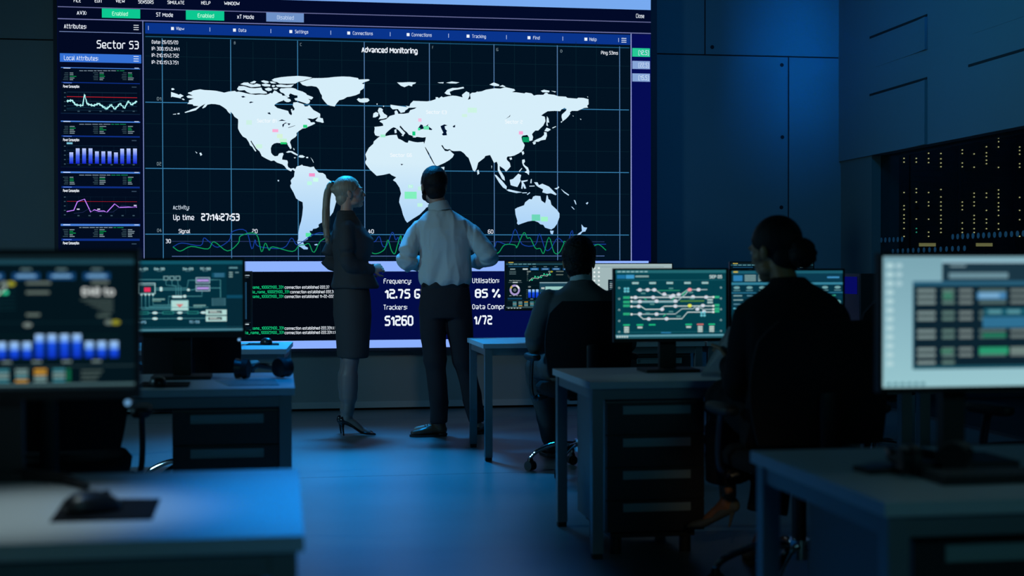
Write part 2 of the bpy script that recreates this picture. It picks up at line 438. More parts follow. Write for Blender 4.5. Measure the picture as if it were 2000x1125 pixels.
M_LED = emis('amber_indicator', rgb(250, 220, 150), 1.1, 'NONE')
M_LEDG = emis('green_indicator', rgb(70, 190, 150), 1.0, 'NONE')
M_RACK = mat('black_rack_steel', (.006, .007, .009), .45)
M_RACKE = mat('rack_edge_steel', (.05, .06, .09), .35, .5)
def rk(px): return (px / 2.205 + 1270)
LEDS = [  # crop column x -> list of crop y
 [(950, (680, 810, 825, 840, 868, 884, 900, 926, 942, 958, 983)), (1003, (680, 828, 843, 884, 900, 926, 959, 984, 1000, 1018))],
 [(1093, (643, 682, 698, 829, 886, 902, 926, 942, 959, 984, 1018)), (1146, (643, 682, 698, 813, 829, 870, 943)), (1199, (628, 660, 683, 700, 829, 870, 886, 944, 1000, 1018)), (1252, (628, 661, 684, 702, 718, 816, 848, 870, 887, 904, 928, 944, 960, 985, 1001))],
 [(1344, (646, 661, 702, 718, 870, 886, 903, 960, 985, 1001, 1018)), (1395, (592, 607, 663, 720, 832, 848, 870, 886, 928, 944, 960, 985, 1001)), (1448, (632, 658, 673, 690, 705, 832, 850, 906, 944, 960, 985)), (1500, (578, 594, 610, 633, 721, 818, 835, 850, 874, 890, 906, 928, 963, 987))],
 [(1591, (555, 633, 648, 664, 705, 720, 850, 906, 946, 1018)), (1640, (600, 640, 830, 900, 960))]]
GREEN = {(1146, 984), (1146, 1000)}
LEDS[1][1][1] and LEDS[1].append((1146.5, (984, 1000)))
YR = 13.0; proto_led = None
RX = [at_y(p, 480, YR).x for p in (1634, 1752, 1872, 1984, 2100)]
rack_labels = ['black server rack leftmost behind the glass, mostly hidden by the jamb', 'black server rack second from the jamb behind the glass, with a full yellow tag',
               'black server rack third from the jamb behind the glass, right of the bright vertical edge', 'black server rack farthest right behind the glass, cut by the photo edge']
for i in range(4):
    x0, x1 = RX[i], RX[i + 1]; xc = (x0 + x1) / 2; w = (x1 - x0) / 2 - .004
    t = thing('server_rack', rack_labels[i], 'server rack', (xc, YR, 0), 0, 'server racks behind the glass')
    bm = bmesh.new(); box(bm, -w, w, .02, .95, .0, 2.45); obj('cabinet', bm, M_RACK, t, bevel=.004)
    bm = bmesh.new()
    for s in (-1, 1): box(bm, s * w - (.012 if s > 0 else 0), s * w + (0 if s > 0 else .012), -.004, .02, .02, 2.43)
    box(bm, -w, w, -.004, .02, 2.40, 2.43); box(bm, -w, w, -.004, .02, .02, .06)
    obj('door_frame', bm, M_RACKE if i == 2 else M_RACK, t)
    bm = bmesh.new()
    for k in range(44): box(bm, -w + .05, w - .05, .004, .02, .08 + k * .052, .08 + k * .052 + .044)
    obj('equipment_panel', bm, mat('dark_equipment', (.008, .009, .012), .4), t)
    for cx_, ysl in LEDS[i]:
        for yy in ysl:
            p = at_y(rk(cx_), yy / 2.205, YR - .004); g = cx_ == 1146.5
            if g or proto_led is None:
                bm = bmesh.new(); cyl(bm, (0, 0, 0), .0058, .008, 10, 'y'); o = obj('indicator_light', bm, M_LEDG if g else M_LED, t, label='green indicator light' if g else None)
                if not g: proto_led = o
            else:
                o = proto_led.copy(); COL.objects.link(o); o.parent = t
            o.location = (p.x - xc, -.004, p.z)
    p = at_y((1694, 1811, 1922, 2042)[i], 478, YR)
    bm = bmesh.new(); box(bm, p.x - xc - .085, p.x - xc + .085, -.008, 0, p.z - .016, p.z + .016)
    obj('asset_tag', bm, emis('yellow_tag_glow', rgb(150, 132, 82), 1.0, 'NONE'), t)  # plain label, its brightness put in as emission

# ------------------------------------------------------------------ the video wall
YS = 11.70
def q(px, py):
    p = at_y(px, py, YS); return (p.x, -p.z)
cv = Canvas(lambda a, b, l: Vector((a, YS - .003 - l * .00004, -b)))
def mpp(px, py): return (at_y(px, py, YS) - CAM).dot(FWD) / F
def R(x0, y0, x1, y1, c, c2=None, mi=0):
    a, b = q(x0, y0); c_, d = q(x1, y1); cv.rect(a, b, c_, d, c, c2, mi)
def T(s, x0, x1, yc, cap, c=rgb(235, 242, 255), bold=False):
    a, b = q(x0, yc); a1, _ = q(x1, yc); cv.text(s, a, a1, b, cap * mpp(x0, yc), c, bold)
def H(x0, x1, y, at, w, c):      # a level line whose height is measured at column `at`
    b = q(at, y)[1]; w = w * mpp(at, y) / 2; cv.rect(q(x0, y)[0], b - w, q(x1, y)[0], b + w, c, None, 1)
def Vl(x, at, y0, y1, w, c):
    a = q(x, at)[0]; w = w * mpp(x, at) / 2; cv.rect(a - w, q(x, y0)[1], a + w, q(x, y1)[1], c, None, 1)
def PL(pts, w, c):
    m = mpp(*pts[0]); cv.line([q(*p) for p in pts], w * m, c)
WHITE = rgb(238, 245, 255); TEAL = rgb(38, 110, 150); PALE = rgb(120, 140, 190)
X0, X1 = q(113, 300)[0], q(1271, 300)[0]
ZT, ZB = q(1271, -8)[1], q(620, 681)[1]
cv.rect(X0, ZT, X1, ZB, rgb(2, 10, 40))
R(113, -20, 279, 700 - 22, rgb(2, 9, 34)); 
bz = q(1271, 19.8)[1]
cv.rect(q(470, 5)[0], ZT, X1, bz, rgb(120, 170, 240))
H(113, 1271, 43.6, 1270, 1.6, rgb(100, 105, 150)); H(113, 1271, 65.5, 1270, 1.8, rgb(110, 115, 165))
cv.rect(q(281, 200)[0], q(283, 44)[1], q(1232, 200)[0], q(700, 508)[1], rgb(2, 18, 33))
for t, a, b, y in (('FILE', 144, 158, 1), ('EDIT', 185, 200, 1.5), ('VIEW', 226, 244, 2), ('SENSORS', 270, 300, 3.5), ('SIMULATE', 327, 360, 4.5), ('HELP', 393, 411, 5.5), ('WINDOW', 438, 468, 6.5)): T(t, a, b, y, 6, WHITE)
T('AVX:', 150, 169, 25, 7); T('ST Mode', 305, 338, 28.5, 7); T('xT Mode', 463, 496, 32.5, 7)
GR = rgb(12, 200, 145)
R(199, 16.5, 274, 36.5, GR); R(363, 20, 438, 40.5, GR); R(520, 24.5, 593.5, 44, rgb(110, 145, 200))
T('Enabled', 219, 250, 26.5, 7, rgb(190, 255, 225)); T('Enabled', 386, 418, 30.3, 7, rgb(190, 255, 225)); T('Disabled', 541, 574, 34, 7, rgb(190, 210, 240))
T('Close', 1242, 1258, 31, 7)
def burger(x0, x1, y0, y1):
    for k in range(3): H(x0, x1, y0 + (y1 - y0) * k / 2, x0, 1.2, WHITE)
T('Attributes:', 125, 169, 51, 8); burger(261, 271, 49.5, 58)
H(116, 276, 63.5, 200, 1.2, PALE)
T('Sector S3', 189, 271, 86.5, 14, WHITE); R(117, 104, 276, 124, rgb(52, 112, 212)); T('Local Attributes:', 125, 192, 113, 8, rgb(215, 230, 255)); burger(261, 271, 110.5, 119.5)
Vl(280.5, 300, 40, 700 - 190, 1.6, rgb(120, 135, 190)); Vl(1232.5, 300, 66, 511, 1.8, rgb(150, 160, 220))
cv.rect(q(1234, 300)[0], q(1250, 67)[1], X1, q(1250, 511)[1], rgb(5, 12, 84))
R(283.5, 44.5, 1230.5, 88, rgb(9, 52, 140))
for x in (290, 410, 529, 646, 762, 876, 989, 1099, 1208): Vl(x, 56 + (x - 340) * .0258, 52 + (x - 340) * .0258, 60 + (x - 340) * .0258, 1, rgb(190, 205, 240))
for t, s, a, b in (('View', 337, 344, 360), ('Data', 458, 466, 481), ('Settings', 568, 576, 602), ('Connections', 681, 689, 728), ('Connections', 797, 804, 843), ('Tracking', 914, 922, 949), ('Find', 1033, 1041, 1054), ('Help', 1144, 1151, 1165)):
    y = 56 + (s - 340) * .0258; R(s - 2.8, y - 3, s + 2.8, y + 3, WHITE, None, 1); T(t, a, b, y, 5.8, rgb(205, 220, 245))
burger(1213.5, 1223, 75, 82.5)
# grid
MJ = (318, 451.5, 582, 712, 839, 965, 1088.5, 1210); MN = (366, 410, 495, 539, 625, 668, 754, 797, 880, 922, 1005, 1046, 1125, 1165)
for x in MN: Vl(x, 300, 82, 508, .8, rgb(10, 36, 48))
for y in (112, 157, 243, 287, 374, 417): H(284, 1229, y, 400, .8, rgb(10, 36, 48))
for y in (71.6,): H(284, 1229, y, 285, 1.6, rgb(30, 90, 125))
for x in MJ: Vl(x, 300, 75 + (x - 318) * .018, 508, 1.6, rgb(58, 122, 165) if x < 600 else rgb(80, 120, 165))
for y, at in ((200, 305), (329, 305), (457.5, 320)): H(284, 1228, y, at, 1.7, rgb(52, 120, 165))
for t, a, b, y in (('B', 457, 460, 84), ('C', 586, 589, 87), ('F', 844, 846, 93), ('G', 969, 973, 97), ('D', 1094, 1098, 100)): T(t, a, b, y, 5, rgb(120, 140, 150))
for t, x, y in (('D1', 306.5, 193), ('D2', 306.5, 320), ('D4', 307, 450)): T(t, x, x + 8.5, y, 6, rgb(120, 140, 150))
for t, b, y in (('Date: 26/05/20', 348, 82), ('IP: 300.151.2.441', 350.5, 95), ('IP: 210.151.2.752', 349.5, 108), ('IP: 210.151.3.751', 348.5, 121.5)): T(t, 296.5, b, y, 6.3)
T('Advanced Monitoring', 706, 815.5, 97, 9.5, WHITE, True); T('Ping 53ms', 1173.5, 1206.5, 103, 6, WHITE)
for t, c, y0, y1 in (('[12.5]', rgb(38, 200, 150), 94, 111.5), ('[22.5]', rgb(135, 165, 215), 119, 135.5), ('[15.5]', rgb(135, 165, 215), 143.5, 160)):
    R(1234.5, y0, 1269, y1, c); T(t, 1246.5, 1267, (y0 + y1) / 2, 8, rgb(205, 225, 245))
# continents
CR = {'A': (320, 130, 7.033), 'B': (520, 130, 7.033), 'C': (450, 240, 7.033), 'D': (560, 330, 6.619), 'E': (700, 140, 7.033), 'F': (920, 140, 7.033), 'G': (700, 240, 5.358), 'H': (900, 260, 5.358), 'K': (100, 0, 3.308)}
def P(s):
    out = []; cur = None
    for tok in s.split():
        if tok in CR: cur = CR[tok]; continue
        x, y = tok.split(','); out.append((cur[0] + float(x) / cur[2], cur[1] + float(y) / cur[2]))
    return out
import bisect
def land(a, b):
    z = -b  # metres on the wall: paler at the top of the map, bluer at its foot
    k = min(1, max(0, (2.05 - z) / .95)); hi, lo = (214, 238, 250), (140, 190, 246)
    return rgb(*[hi[i] + (lo[i] - hi[i]) * k for i in range(3)])
def continent(s):
    cv.poly([q(*p) for p in P(s)], land)
NA = """A 310,412 340,398 400,402 370,386 332,372 335,358 380,348 400,332 450,322 500,314 560,324 640,328 720,335 790,350 830,360 890,345 940,340 975,335 1000,350 1030,345 1080,355 1130,368 1190,380 1260,390 1330,384 1400,390 1440,378 1465,362 1490,372
B 110,330 140,340 170,365 210,378 225,402 262,400 300,430 250,442 230,470 170,490 120,520 110,535 150,570 220,590 300,610 315,650 345,672 355,650 340,610 385,600 390,580 365,540 372,495 420,490 470,505 510,518 530,550 565,548 590,530 615,560 650,600 690,620 740,650 742,690 700,700 640,722 600,715 560,715 600,742 612,768 660,765 672,785 620,810 570,830 540,848 500,852 450,885 415,915 420,945 400,970 340,1010 325,1040 340,1080 348,1115
C 838,350 825,362 800,325 785,300 780,275 740,278 690,280 640,275 600,285 570,310 555,350 560,410 580,440 610,460 650,455 670,420 720,412 730,430 715,470 710,505 780,515 790,540 785,580 795,610 830,630 870,622 895,640 885,665 850,642 835,667 800,652 770,632 745,597 715,572 640,547 600,517 560,524 500,497 430,457 415,422 400,392 370,367 350,345 300,270 287,243 277,255 310,310 345,370 357,388 345,395 325,372 300,330 270,310 255,270 220,215 170,188 130,132 105,80 105,30
A 1022,760 1020,725 970,690 950,655 918,622 915,655 880,622 860,590 820,560 770,530 710,518 650,515 600,525 572,560 535,577 528,568 570,512 500,552 440,602 380,617 300,637 296,630 380,590 440,570 480,545 410,540 395,520 325,515 345,490 345,465 415,442 330,432"""
continent(NA)
for s in ["B 180,322 200,300 240,300 280,295 360,295 400,305 430,325 500,345 545,370 560,390 640,420 645,430 620,455 575,445 605,470 590,505 560,515 520,500 460,480 400,465 385,440 430,430 430,400 390,395 330,370 310,395 320,420 300,425 260,395 240,370 200,355",
 "A 1005,310 1030,270 1100,270 1180,295 1250,300 1340,290 1360,330 1410,350 1420,372 1370,375 1300,370 1200,375 1140,350 1110,325 1060,330 1030,330",
 "A 1050,245 1100,220 1160,220 1170,235 1230,250 1275,235 1330,250 1330,275 1280,280 1200,285 1140,265 1090,255",
 "A 1180,225 1240,197 1270,205 1250,230 1210,235", "A 1335,200 1370,190 1440,205 1440,225 1395,230 1350,215", "A 1345,245 1400,235 1465,250 1460,275 1390,275 1350,262",
 "A 1385,305 1440,290 1485,305 1480,330 1440,340 1400,325",
 "B 75,185 110,165 200,148 300,138 430,130 540,138 630,152 600,170 540,185 500,200 440,212 400,235 330,238 250,238 180,235 150,215 110,210",
 "B 130,257 200,247 280,258 380,248 355,272 340,285 230,286 150,280", "B 45,210 80,205 140,230 110,235 70,232", "B 75,260 110,255 125,270 100,285 80,280", "B 88,300 140,290 165,300 140,318 100,315",
 "B 230,445 270,430 330,450 340,475 310,490 280,490 250,475", "B 338,590 355,580 362,600 345,610",
 "A 105,300 130,298 150,315 130,325 107,325", "A 100,350 190,380 200,390 230,378 275,405 235,425 235,440 190,430 140,420 115,415 100,425", "A 245,445 270,440 290,460 265,462",
 "A 285,630 330,610 340,622 295,638", "A 185,645 215,638 218,655 190,658", "A 125,655 170,648 166,660 128,660", "K 930,978 945,988 940,992", "K 958,990 968,986 976,1000 966,1008",
 "B 675,745 720,690 760,712 775,710 790,770 770,775 745,765 700,758",
 "B 462,218 540,195 640,160 760,160 850,155 930,145 1040,138 1150,142 1260,160 1270,180 1400,175 1422,188 1400,200 1350,215 1310,235 1350,245 1340,300 1290,335 1285,370 1230,395 1150,415 1110,420 1060,450 1000,465 960,515 940,550 880,540 840,525 800,480 765,435 765,400 745,370 720,310 690,280 620,268 560,272 500,255",
 "B 1243,455 1265,435 1300,445 1350,435 1400,440 1418,465 1390,490 1330,498 1280,490",
 "E 275,655 300,615 285,580 265,540 280,500 310,500 335,520 330,545 350,575 395,605 390,635 330,650", "E 198,630 205,575 240,555 275,570 270,610 230,630", "E 248,440 262,438 260,458 250,455", "E 338,470 352,468 350,485 340,484",
 "C 762,405 800,385 850,390 900,420 930,440 915,450 870,430 830,405 790,412", "C 935,470 950,445 990,445 1025,465 1000,480 960,478", "C 870,475 900,475 885,490", "C 1040,468 1068,468 1068,486 1042,486", "C 862,345 880,360 878,380 866,365", "C 1100,475 1130,510 1145,550 1135,540 1122,512", "C 648,785 668,785 668,805 650,803",
 "C 890,640 910,600 950,590 985,575 1000,590 1060,600 1100,610 1145,600 1160,630 1190,660 1215,685 1270,690 1305,715 1320,760 1370,795 1420,810 D 650,190 690,260 680,330 640,420 600,560 540,640 490,675 430,705 410,720 415,750 380,770 340,775 330,800 295,800 310,850 270,880 275,905 235,930 210,950 240,1000 275,1020 270,1040 220,1040 180,1010 150,1000 135,940 150,900 150,830 165,740 185,680 200,600 210,500 205,430 160,410 120,380 90,310 50,240 45,215 60,190 50,150 65,130 95,100 100,50",
 "D 355,975 395,968 400,985 365,988",
 """E 218,760 300,752 340,745 335,715 288,685 310,670 380,655 430,610 500,590 495,545 520,530 540,555 545,580 620,580 690,568 710,530 770,512 800,492 740,497 692,498 670,490 650,470 645,455 690,432 720,410 752,402 712,442 700,478
 690,498 668,520 642,535 635,556 580,568 560,540 540,515 470,520 440,490 440,455 470,430 520,410 560,370 600,330 660,315 760,298 830,305 880,330 960,345 1015,370 1010,388 930,390 940,410 1000,400 1060,380 1060,350 1095,355 1100,370 1140,340 1160,355 1230,340 1290,330 1350,335 1430,355 1420,320 1480,272 1520,290 1525,330 1502,388 1540,375 1530,310 1560,290 1600,290 1630,275
 F 100,278 150,270 200,250 320,230 400,235 470,215 590,240 605,260 560,283 620,285 730,300 750,288 830,300 860,330 900,320 990,320 1010,300 1060,310 1140,320 1200,340 1300,345 1320,362 1450,372 1470,360 1540,362 1610,380 1612,450 1590,470 1605,495 1550,500 1460,540 1380,540 1355,560 1360,580 1330,620 1300,650 1255,685 1240,620 1245,590 1300,540 1310,515 1280,500 1240,520 1220,545 1150,540 1050,545 1000,575 960,605 1010,620 1020,680 990,740 920,810 880,810 850,840 835,860 850,900 840,945 800,955 790,900 770,870 705,880 690,900 700,950 735,1010 720,1060 690,1100
 H 602,214 560,235 520,245 490,245 478,260 480,280 510,310 520,350 490,385 470,405 455,380 420,355 405,345 405,380 430,420 455,460 460,500 430,480 400,420 385,390 385,330 375,300 345,312 330,280 305,230 255,240 245,260 180,310 165,370 145,405 125,390 105,330 80,260 60,245 30,210 0,190
 G 1060,295 1000,297 975,292 955,275 930,280 900,270 880,235 865,235 880,260 905,295 935,297 955,285 975,310 1000,330 985,360 950,390 900,420 820,455 800,440 770,380 740,320 700,255 690,250 685,225 700,180 705,150 670,155 620,148 590,150 570,140 545,130 530,127 505,97 480,78 437,28 430,45 470,87 490,107 470,132 450,112 420,78 385,52 365,47 340,62 310,87 285,112 280,135 230,140 200,140 175,130 165,100 170,60""",
 "G 200,160 230,138 290,138 330,130 400,125 415,165 450,180 490,205 515,210 525,185 580,200 620,205 682,200 690,240 700,270 740,350 780,420 808,457 830,470 900,460 895,495 860,560 800,640 790,700 760,780 725,880 705,890 700,900 640,960 560,1010 510,1045 490,1020 465,960 450,900 425,830 430,790 445,740 430,680 390,620 360,600 395,570 350,550 325,530 260,545 190,555 120,490 75,430 70,410 85,380 72,330 110,260 155,220 160,195",
 "G 375,75 395,65 400,105 380,110", "G 450,130 475,120 470,140 455,138", "G 1240,500 1255,490 1265,530 1245,545", "G 565,145 600,148 598,155 570,153", "G 830,780 860,740 870,800 840,860",
 "H 350,435 370,440 430,500 480,560 475,590 440,570 400,520", "H 475,595 500,588 570,605 640,620 580,628 500,610", "H 640,622 690,620 690,628 642,630", "H 690,640 720,618 722,628 695,648",
 "H 510,490 545,480 600,425 630,440 620,480 625,500 590,565 550,555 520,545", "H 630,500 700,490 695,502 650,515 668,540 682,580 662,582 650,550 642,585 630,580 636,530",
 "H 640,280 665,275 670,300 655,320 670,340 700,360 715,400 710,440 690,420 665,410 690,390 675,370 650,340 640,310", "H 605,400 635,365 640,372 612,408", "H 730,485 740,480 738,525 725,525",
 "H 715,552 770,550 770,558 716,560", "H 765,515 800,515 815,545 850,530 920,560 960,600 1000,640 990,650 940,630 900,635 850,620 860,590 810,565 790,550", "H 975,580 1010,570 1020,555 1027,570 1000,592",
 "H 1045,585 1060,595 1085,615 1130,645 1125,655 1080,625", "H 1180,700 1195,705 1208,745 1200,748", "H 1152,770 1165,772 1190,800 1178,798", "H 1305,735 1325,722 1332,730 1318,748",
 "H 633,195 655,190 662,215 645,232", "H 505,260 530,255 535,275 515,282", "H 318,340 325,345 320,375",
 "F 1035,770 1085,790 1090,800 1050,825 1005,815", "F 1000,830 1035,835 1040,880 1020,935 960,945 920,965 850,960 900,930 960,905 1000,870", "F 840,970 885,965 885,990 860,1005", "F 1040,615 1060,640 1070,700 1045,700 1055,750 1032,740 1035,660", "F 1228,690 1245,680 1250,690 1235,705", "F 1110,772 1160,750 1165,757 1118,782",
 "F 1390,605 1405,608 1402,620", "F 1492,648 1512,652 1505,664", "F 1590,343 1605,345 1600,358",
 "H 565,795 590,780 660,755 670,725 715,690 740,695 755,665 780,655 830,660 840,705 880,735 890,700 895,655 905,650 915,690 935,705 945,750 1000,800 1030,840 1030,880 1005,950 975,990 945,1010 880,990 860,960 830,955 810,935 760,915 700,925 640,945 600,960 585,945 590,920 570,850",
 "H 930,1020 970,1022 960,1060 940,1055", "H 1260,955 1285,985 1320,990 1300,1030 1270,1035 1250,1060 1190,1090 1230,1050 1265,1025",
 "E 1180,295 1220,250 1290,225 1360,225 1440,210 1450,230 1380,245 1310,255 1250,280 1270,325 1210,315", "E 530,150 600,150 700,145 790,150 780,165 740,180 735,205 690,190 630,215 580,195",
 "E 1085,152 1170,147 1165,163 1110,160", "E 1200,155 1280,137 1385,150 1340,165 1250,163", "F 250,180 310,150 385,180 380,200 320,200", "F 385,205 430,185 470,205 460,215", "F 955,265 1000,250 1075,265 1070,285 980,285", "F 1095,265 1165,275 1150,287", "F 1005,300 1030,290 1055,300 1050,308 1010,308"]:
    continent(s)
SEA = rgb(2, 20, 48)
for s in ["E 820,775 855,725 882,735 887,760 930,745 962,720 950,745 1015,795 1000,805 950,795 890,787 830,800", "E 1125,750 1180,725 1222,740 1182,752 1190,790 1217,815 1205,830 1215,875 1160,878 1145,860 1165,840 1140,790", "E 1293,750 1328,732 1326,765 1300,767",
          "A 1060,415 1090,405 1125,420 1085,430", "A 1170,495 1195,482 1235,490 1185,505", "B 165,750 215,728 270,748 215,748", "B 225,835 220,800 260,772 290,775 250,790 235,830", "B 290,780 335,785 310,810", "B 300,840 400,808 395,815 305,846", "F 470,652 520,615 540,592 530,618", "A 1420,640 1455,630 1470,660 1440,655", "G 440,430 470,432 450,446"]:
    cv.poly([q(*p) for p in P(s)], SEA, 1)
for x0, y0, x1, y1, c in ((790, 374.5, 813.5, 388.5, (130, 240, 190)), (797, 361, 806.5, 367.5, (185, 245, 225)), (816, 364.5, 824.5, 372, (190, 240, 225)), (815, 397, 825, 404, (190, 245, 225)),
    (532, 252.5, 543.5, 258.5, (250, 175, 215)), (603.5, 338.5, 615, 345, (245, 150, 205)), (611.5, 347.5, 621.5, 355, (205, 255, 235)), (600, 354.5, 609, 361.5, (190, 250, 228)), (597, 455, 607.5, 462.5, (85, 230, 165)),
    (1038, 419, 1054.5, 431.5, (110, 215, 185)), (1056, 423.5, 1069.5, 432.5, (160, 245, 200)), (548, 277, 560, 282, (30, 200, 110)), (592, 244, 600, 250, (40, 210, 130)), (805, 257, 811, 265, (20, 200, 130)), (816, 250, 820.5, 255, (60, 225, 160)), (827, 246.5, 837.5, 253.5, (110, 230, 180)),
    (1020, 268, 1033, 278, (5, 150, 95)), (1013, 256.5, 1021, 263, (250, 170, 215)), (743, 263, 752.5, 268.5, (160, 240, 205)), (913, 210.5, 931, 220.5, (205, 245, 228)), (481, 235, 492, 244, (205, 242, 230)), (816.5, 231.5, 823, 238, (245, 195, 225)), (541, 262, 552, 270, (215, 245, 215)), (546, 271, 560, 278, (200, 245, 215)), (902, 223, 912, 229, (208, 244, 228)), (500, 282, 512, 290, (205, 245, 225))):
    R(x0, y0, x1, y1, rgb(*c), None, 1)
T('Sector G6', 762, 804, 303, 6, rgb(248, 252, 255)); T('Sector E3', 832, 872, 219, 6, rgb(248, 252, 255)); T('Sector 2', 986, 1020, 238, 6, rgb(248, 252, 255)); T('Sector B1', 502, 540, 236, 6, rgb(248, 252, 255)); T('Tr', 798.5, 804.5, 364.5, 4, WHITE)
# activity block, traces
T('Activity:', 338, 370, 405, 7.5, rgb(195, 210, 225)); T('Up time', 338.5, 379.5, 424.5, 9.5); T('27:14:27:53', 393, 468, 424, 12, WHITE, True)
T('Signal', 349, 371.5, 451.5, 7); T('20', 492.5, 503, 451.5, 7); T('40', 719, 730, 452, 7); T('60', 952.5, 963, 452.5, 7); T('30', 324, 334, 471, 7)
H(336, 1180, 471.5, 400, 1.1, rgb(45, 60, 105)); H(336, 1180, 500.5, 400, 1.3, rgb(85, 110, 165))
c4 = lambda L: [(260 + x / 3.04, 330 + y / 3.04) for x, y in L]
c5 = lambda L: [(700 + x / 2.961, 320 + y / 2.961) for x, y in L]
BL = c4([(237, 463), (290, 440), (400, 455), (420, 410), (450, 430), (500, 465), (570, 425), (590, 372), (670, 367), (705, 475), (725, 420), (745, 460), (890, 470), (940, 410), (970, 450), (1010, 430), (1070, 390), (1140, 385), (1250, 470)]) + c5([(60, 450), (95, 450), (120, 420), (140, 475), (165, 470), (195, 395), (215, 440), (230, 425), (250, 470), (400, 400), (600, 480), (770, 490), (800, 450), (870, 465), (905, 378), (945, 465), (1020, 470), (1045, 405), (1080, 495), (1110, 490), (1150, 430), (1190, 460), (1210, 455), (1235, 385), (1260, 460), (1430, 465)])
GL = c4([(237, 463), (280, 488), (345, 460), (445, 475), (480, 432), (560, 487), (625, 440), (640, 397), (730, 385), (762, 492), (785, 440), (808, 483), (830, 462), (945, 490), (985, 455), (1020, 450), (1045, 445), (1075, 495), (1140, 410)]) + c5([(20, 440), (60, 500), (100, 520), (150, 495), (170, 440), (190, 500), (210, 520), (225, 470), (245, 415), (262, 465), (400, 500), (600, 430), (740, 500), (780, 515), (810, 513), (845, 468), (905, 470), (915, 483), (955, 398), (975, 430), (993, 430), (1022, 488), (1050, 490), (1070, 518), (1100, 425), (1130, 512), (1160, 513), (1185, 465), (1195, 450), (1300, 500), (1370, 470), (1395, 470), (1430, 500)])
for L, c in ((BL, rgb(22, 60, 150)), (GL, rgb(16, 150, 90))):
    sp = smooth_path([(x, 0, y) for x, y in L], 4); PL([(v.x, v.z) for v in sp], 1.7, c)
# lower part
cv.rect(q(281, 520)[0], q(500, 510.5)[1], q(1266, 520)[0], q(1000, 529.5)[1], rgb(142, 178, 255))
cv.rect(q(281, 520)[0], q(500, 531)[1], q(712, 600)[0], q(570, 665.5)[1], rgb(2, 7, 16))
cv.rect(q(712, 600)[0], q(800, 531)[1], X1, q(800, 664)[1], rgb(3, 12, 70))
cv.rect(q(281, 520)[0], q(570, 665.5)[1], q(1266, 520)[0], q(570, 681)[1], rgb(140, 176, 255))
GT = rgb(20, 205, 130)
for g, g0, g1, w, w0, w1, y in (('file_name_100029100_331', 478, 553.7, 'connection established 222.37', 556, 643, 561), ('file_name_100029100_331', 489, 565, 'connection established 222.3', 567, 651, 570), ('file_name_100029100_331', 478, 553.7, 'connection established 11-22-222', 556, 651.5, 579), ('file_name_100029100_331', 478, 554.5, 'connection established 222.331.1.165', 556, 662, 641), ('file_name_100029100_331', 475.5, 554.5, 'connection established 222.331.1.165', 556, 662, 649.6)):
    T(g, g0, g1, y, 5.2, GT); T(w, w0, w1, y, 5.2, WHITE)
T('|', 664.5, 665.5, 641, 7); T('|', 664.5, 665.5, 649.6, 7)
T('Frequency:', 749, 803, 549, 8.5); T('12.75 GHz', 751, 845, 574, 15.5, WHITE, True); T('Trackers:', 749, 795, 600, 8.5); T('51260', 751, 807, 626.5, 16.5, WHITE, True)
T('Utilisation:', 922, 974.5, 548, 8.5); T('85 %', 927, 977, 573, 14.5, WHITE, True); T('Data Compression', 922, 1022, 599, 8.5); T('1/72', 925, 961, 625, 15, WHITE, True)
# side bar panels
def c3(x, y): return (100 + x / 2.884, 110 + y / 2.884)
for k, dy in enumerate((0, 301, 587, 882)):
    def r3(x0, y0, x1, y1, c, c2=None, mi=1): R(*c3(x0, y0 + dy), *c3(x1, y1 + dy), c, c2, mi)
    r3(56, 60, 502, 326, rgb(2, 12, 30), None, 0); r3(56, 62, 502, 75, rgb(70, 125, 215), None, 0); r3(60, 145, 500, 158, rgb(14, 46, 130), None, 0)
    r3(56, 324, 502, 326, rgb(14, 34, 60)); r3(56, 75, 58, 326, rgb(14, 34, 60)); r3(500, 75, 502, 326, rgb(14, 34, 60))
    r3(70, 65, 110, 70, rgb(200, 220, 250)); r3(470, 66, 495, 70, rgb(200, 220, 250)); r3(70, 148, 118, 153, rgb(90, 130, 220))
    x = 160
    while x < 400:
        w = random.uniform(12, 40); r3(x, 81, x + w, 85, rgb(130, 150, 165) if x < 340 else rgb(20, 140, 90)); x += w + 5
    for cx_ in (82, 250, 410):
        for j in range(5):
            y = 93 + j * 9.5; r3(cx_ - random.uniform(4, 14), y, cx_ + 16, y + 3.5, rgb(60, 85, 95)); g = (j == 1 or j == 2) and random.random() < .7
            r3(cx_ + 24, y, cx_ + 24 + random.uniform(18, 38), y + 4.5, rgb(16, 150, 80) if g else rgb(135, 155, 165))
    T('Power Consumption', *[c3(v, 0)[0] for v in (69, 160)], c3(0, 170 + dy)[1], 4.6, WHITE, True)
    r3(455, 172, 482, 178, rgb(50, 70, 90))
    if k < 3:
        for j in range(5): r3(90, 205 + j * 25, 485, 206.5 + j * 25, rgb(16, 38, 58)); r3(74, 204 + j * 25, 84, 209 + j * 25, rgb(60, 85, 100))
        for j in range(6): r3(90 + j * 66, 205, 91.5 + j * 66, 305, rgb(16, 38, 58)); r3(150 + j * 62, 308, 162 + j * 62, 314, rgb(60, 85, 100))
    if k in (0, 2): r3(90, 230, 485, 233.5, rgb(200, 20, 30))
L = [(90, 255), (120, 250), (140, 275), (180, 280), (190, 215), (205, 270), (240, 280), (270, 268), (300, 290), (315, 298), (340, 275), (360, 300), (390, 268), (415, 295), (435, 255), (455, 275), (485, 255)]
PL([c3(*p) for p in L], 3.4, rgb(90, 185, 190)); PL([c3(*p) for p in L], 1.7, rgb(225, 255, 255))
for i, p in enumerate(L[:-1]):
    for t in (.2, .7):
        x, y = c3(p[0] + (L[i + 1][0] - p[0]) * t, p[1] + (L[i + 1][1] - p[1]) * t); R(x - .9, y - 2.6, x + .9, y + 2.6, rgb(170, 245, 245), None, 1)
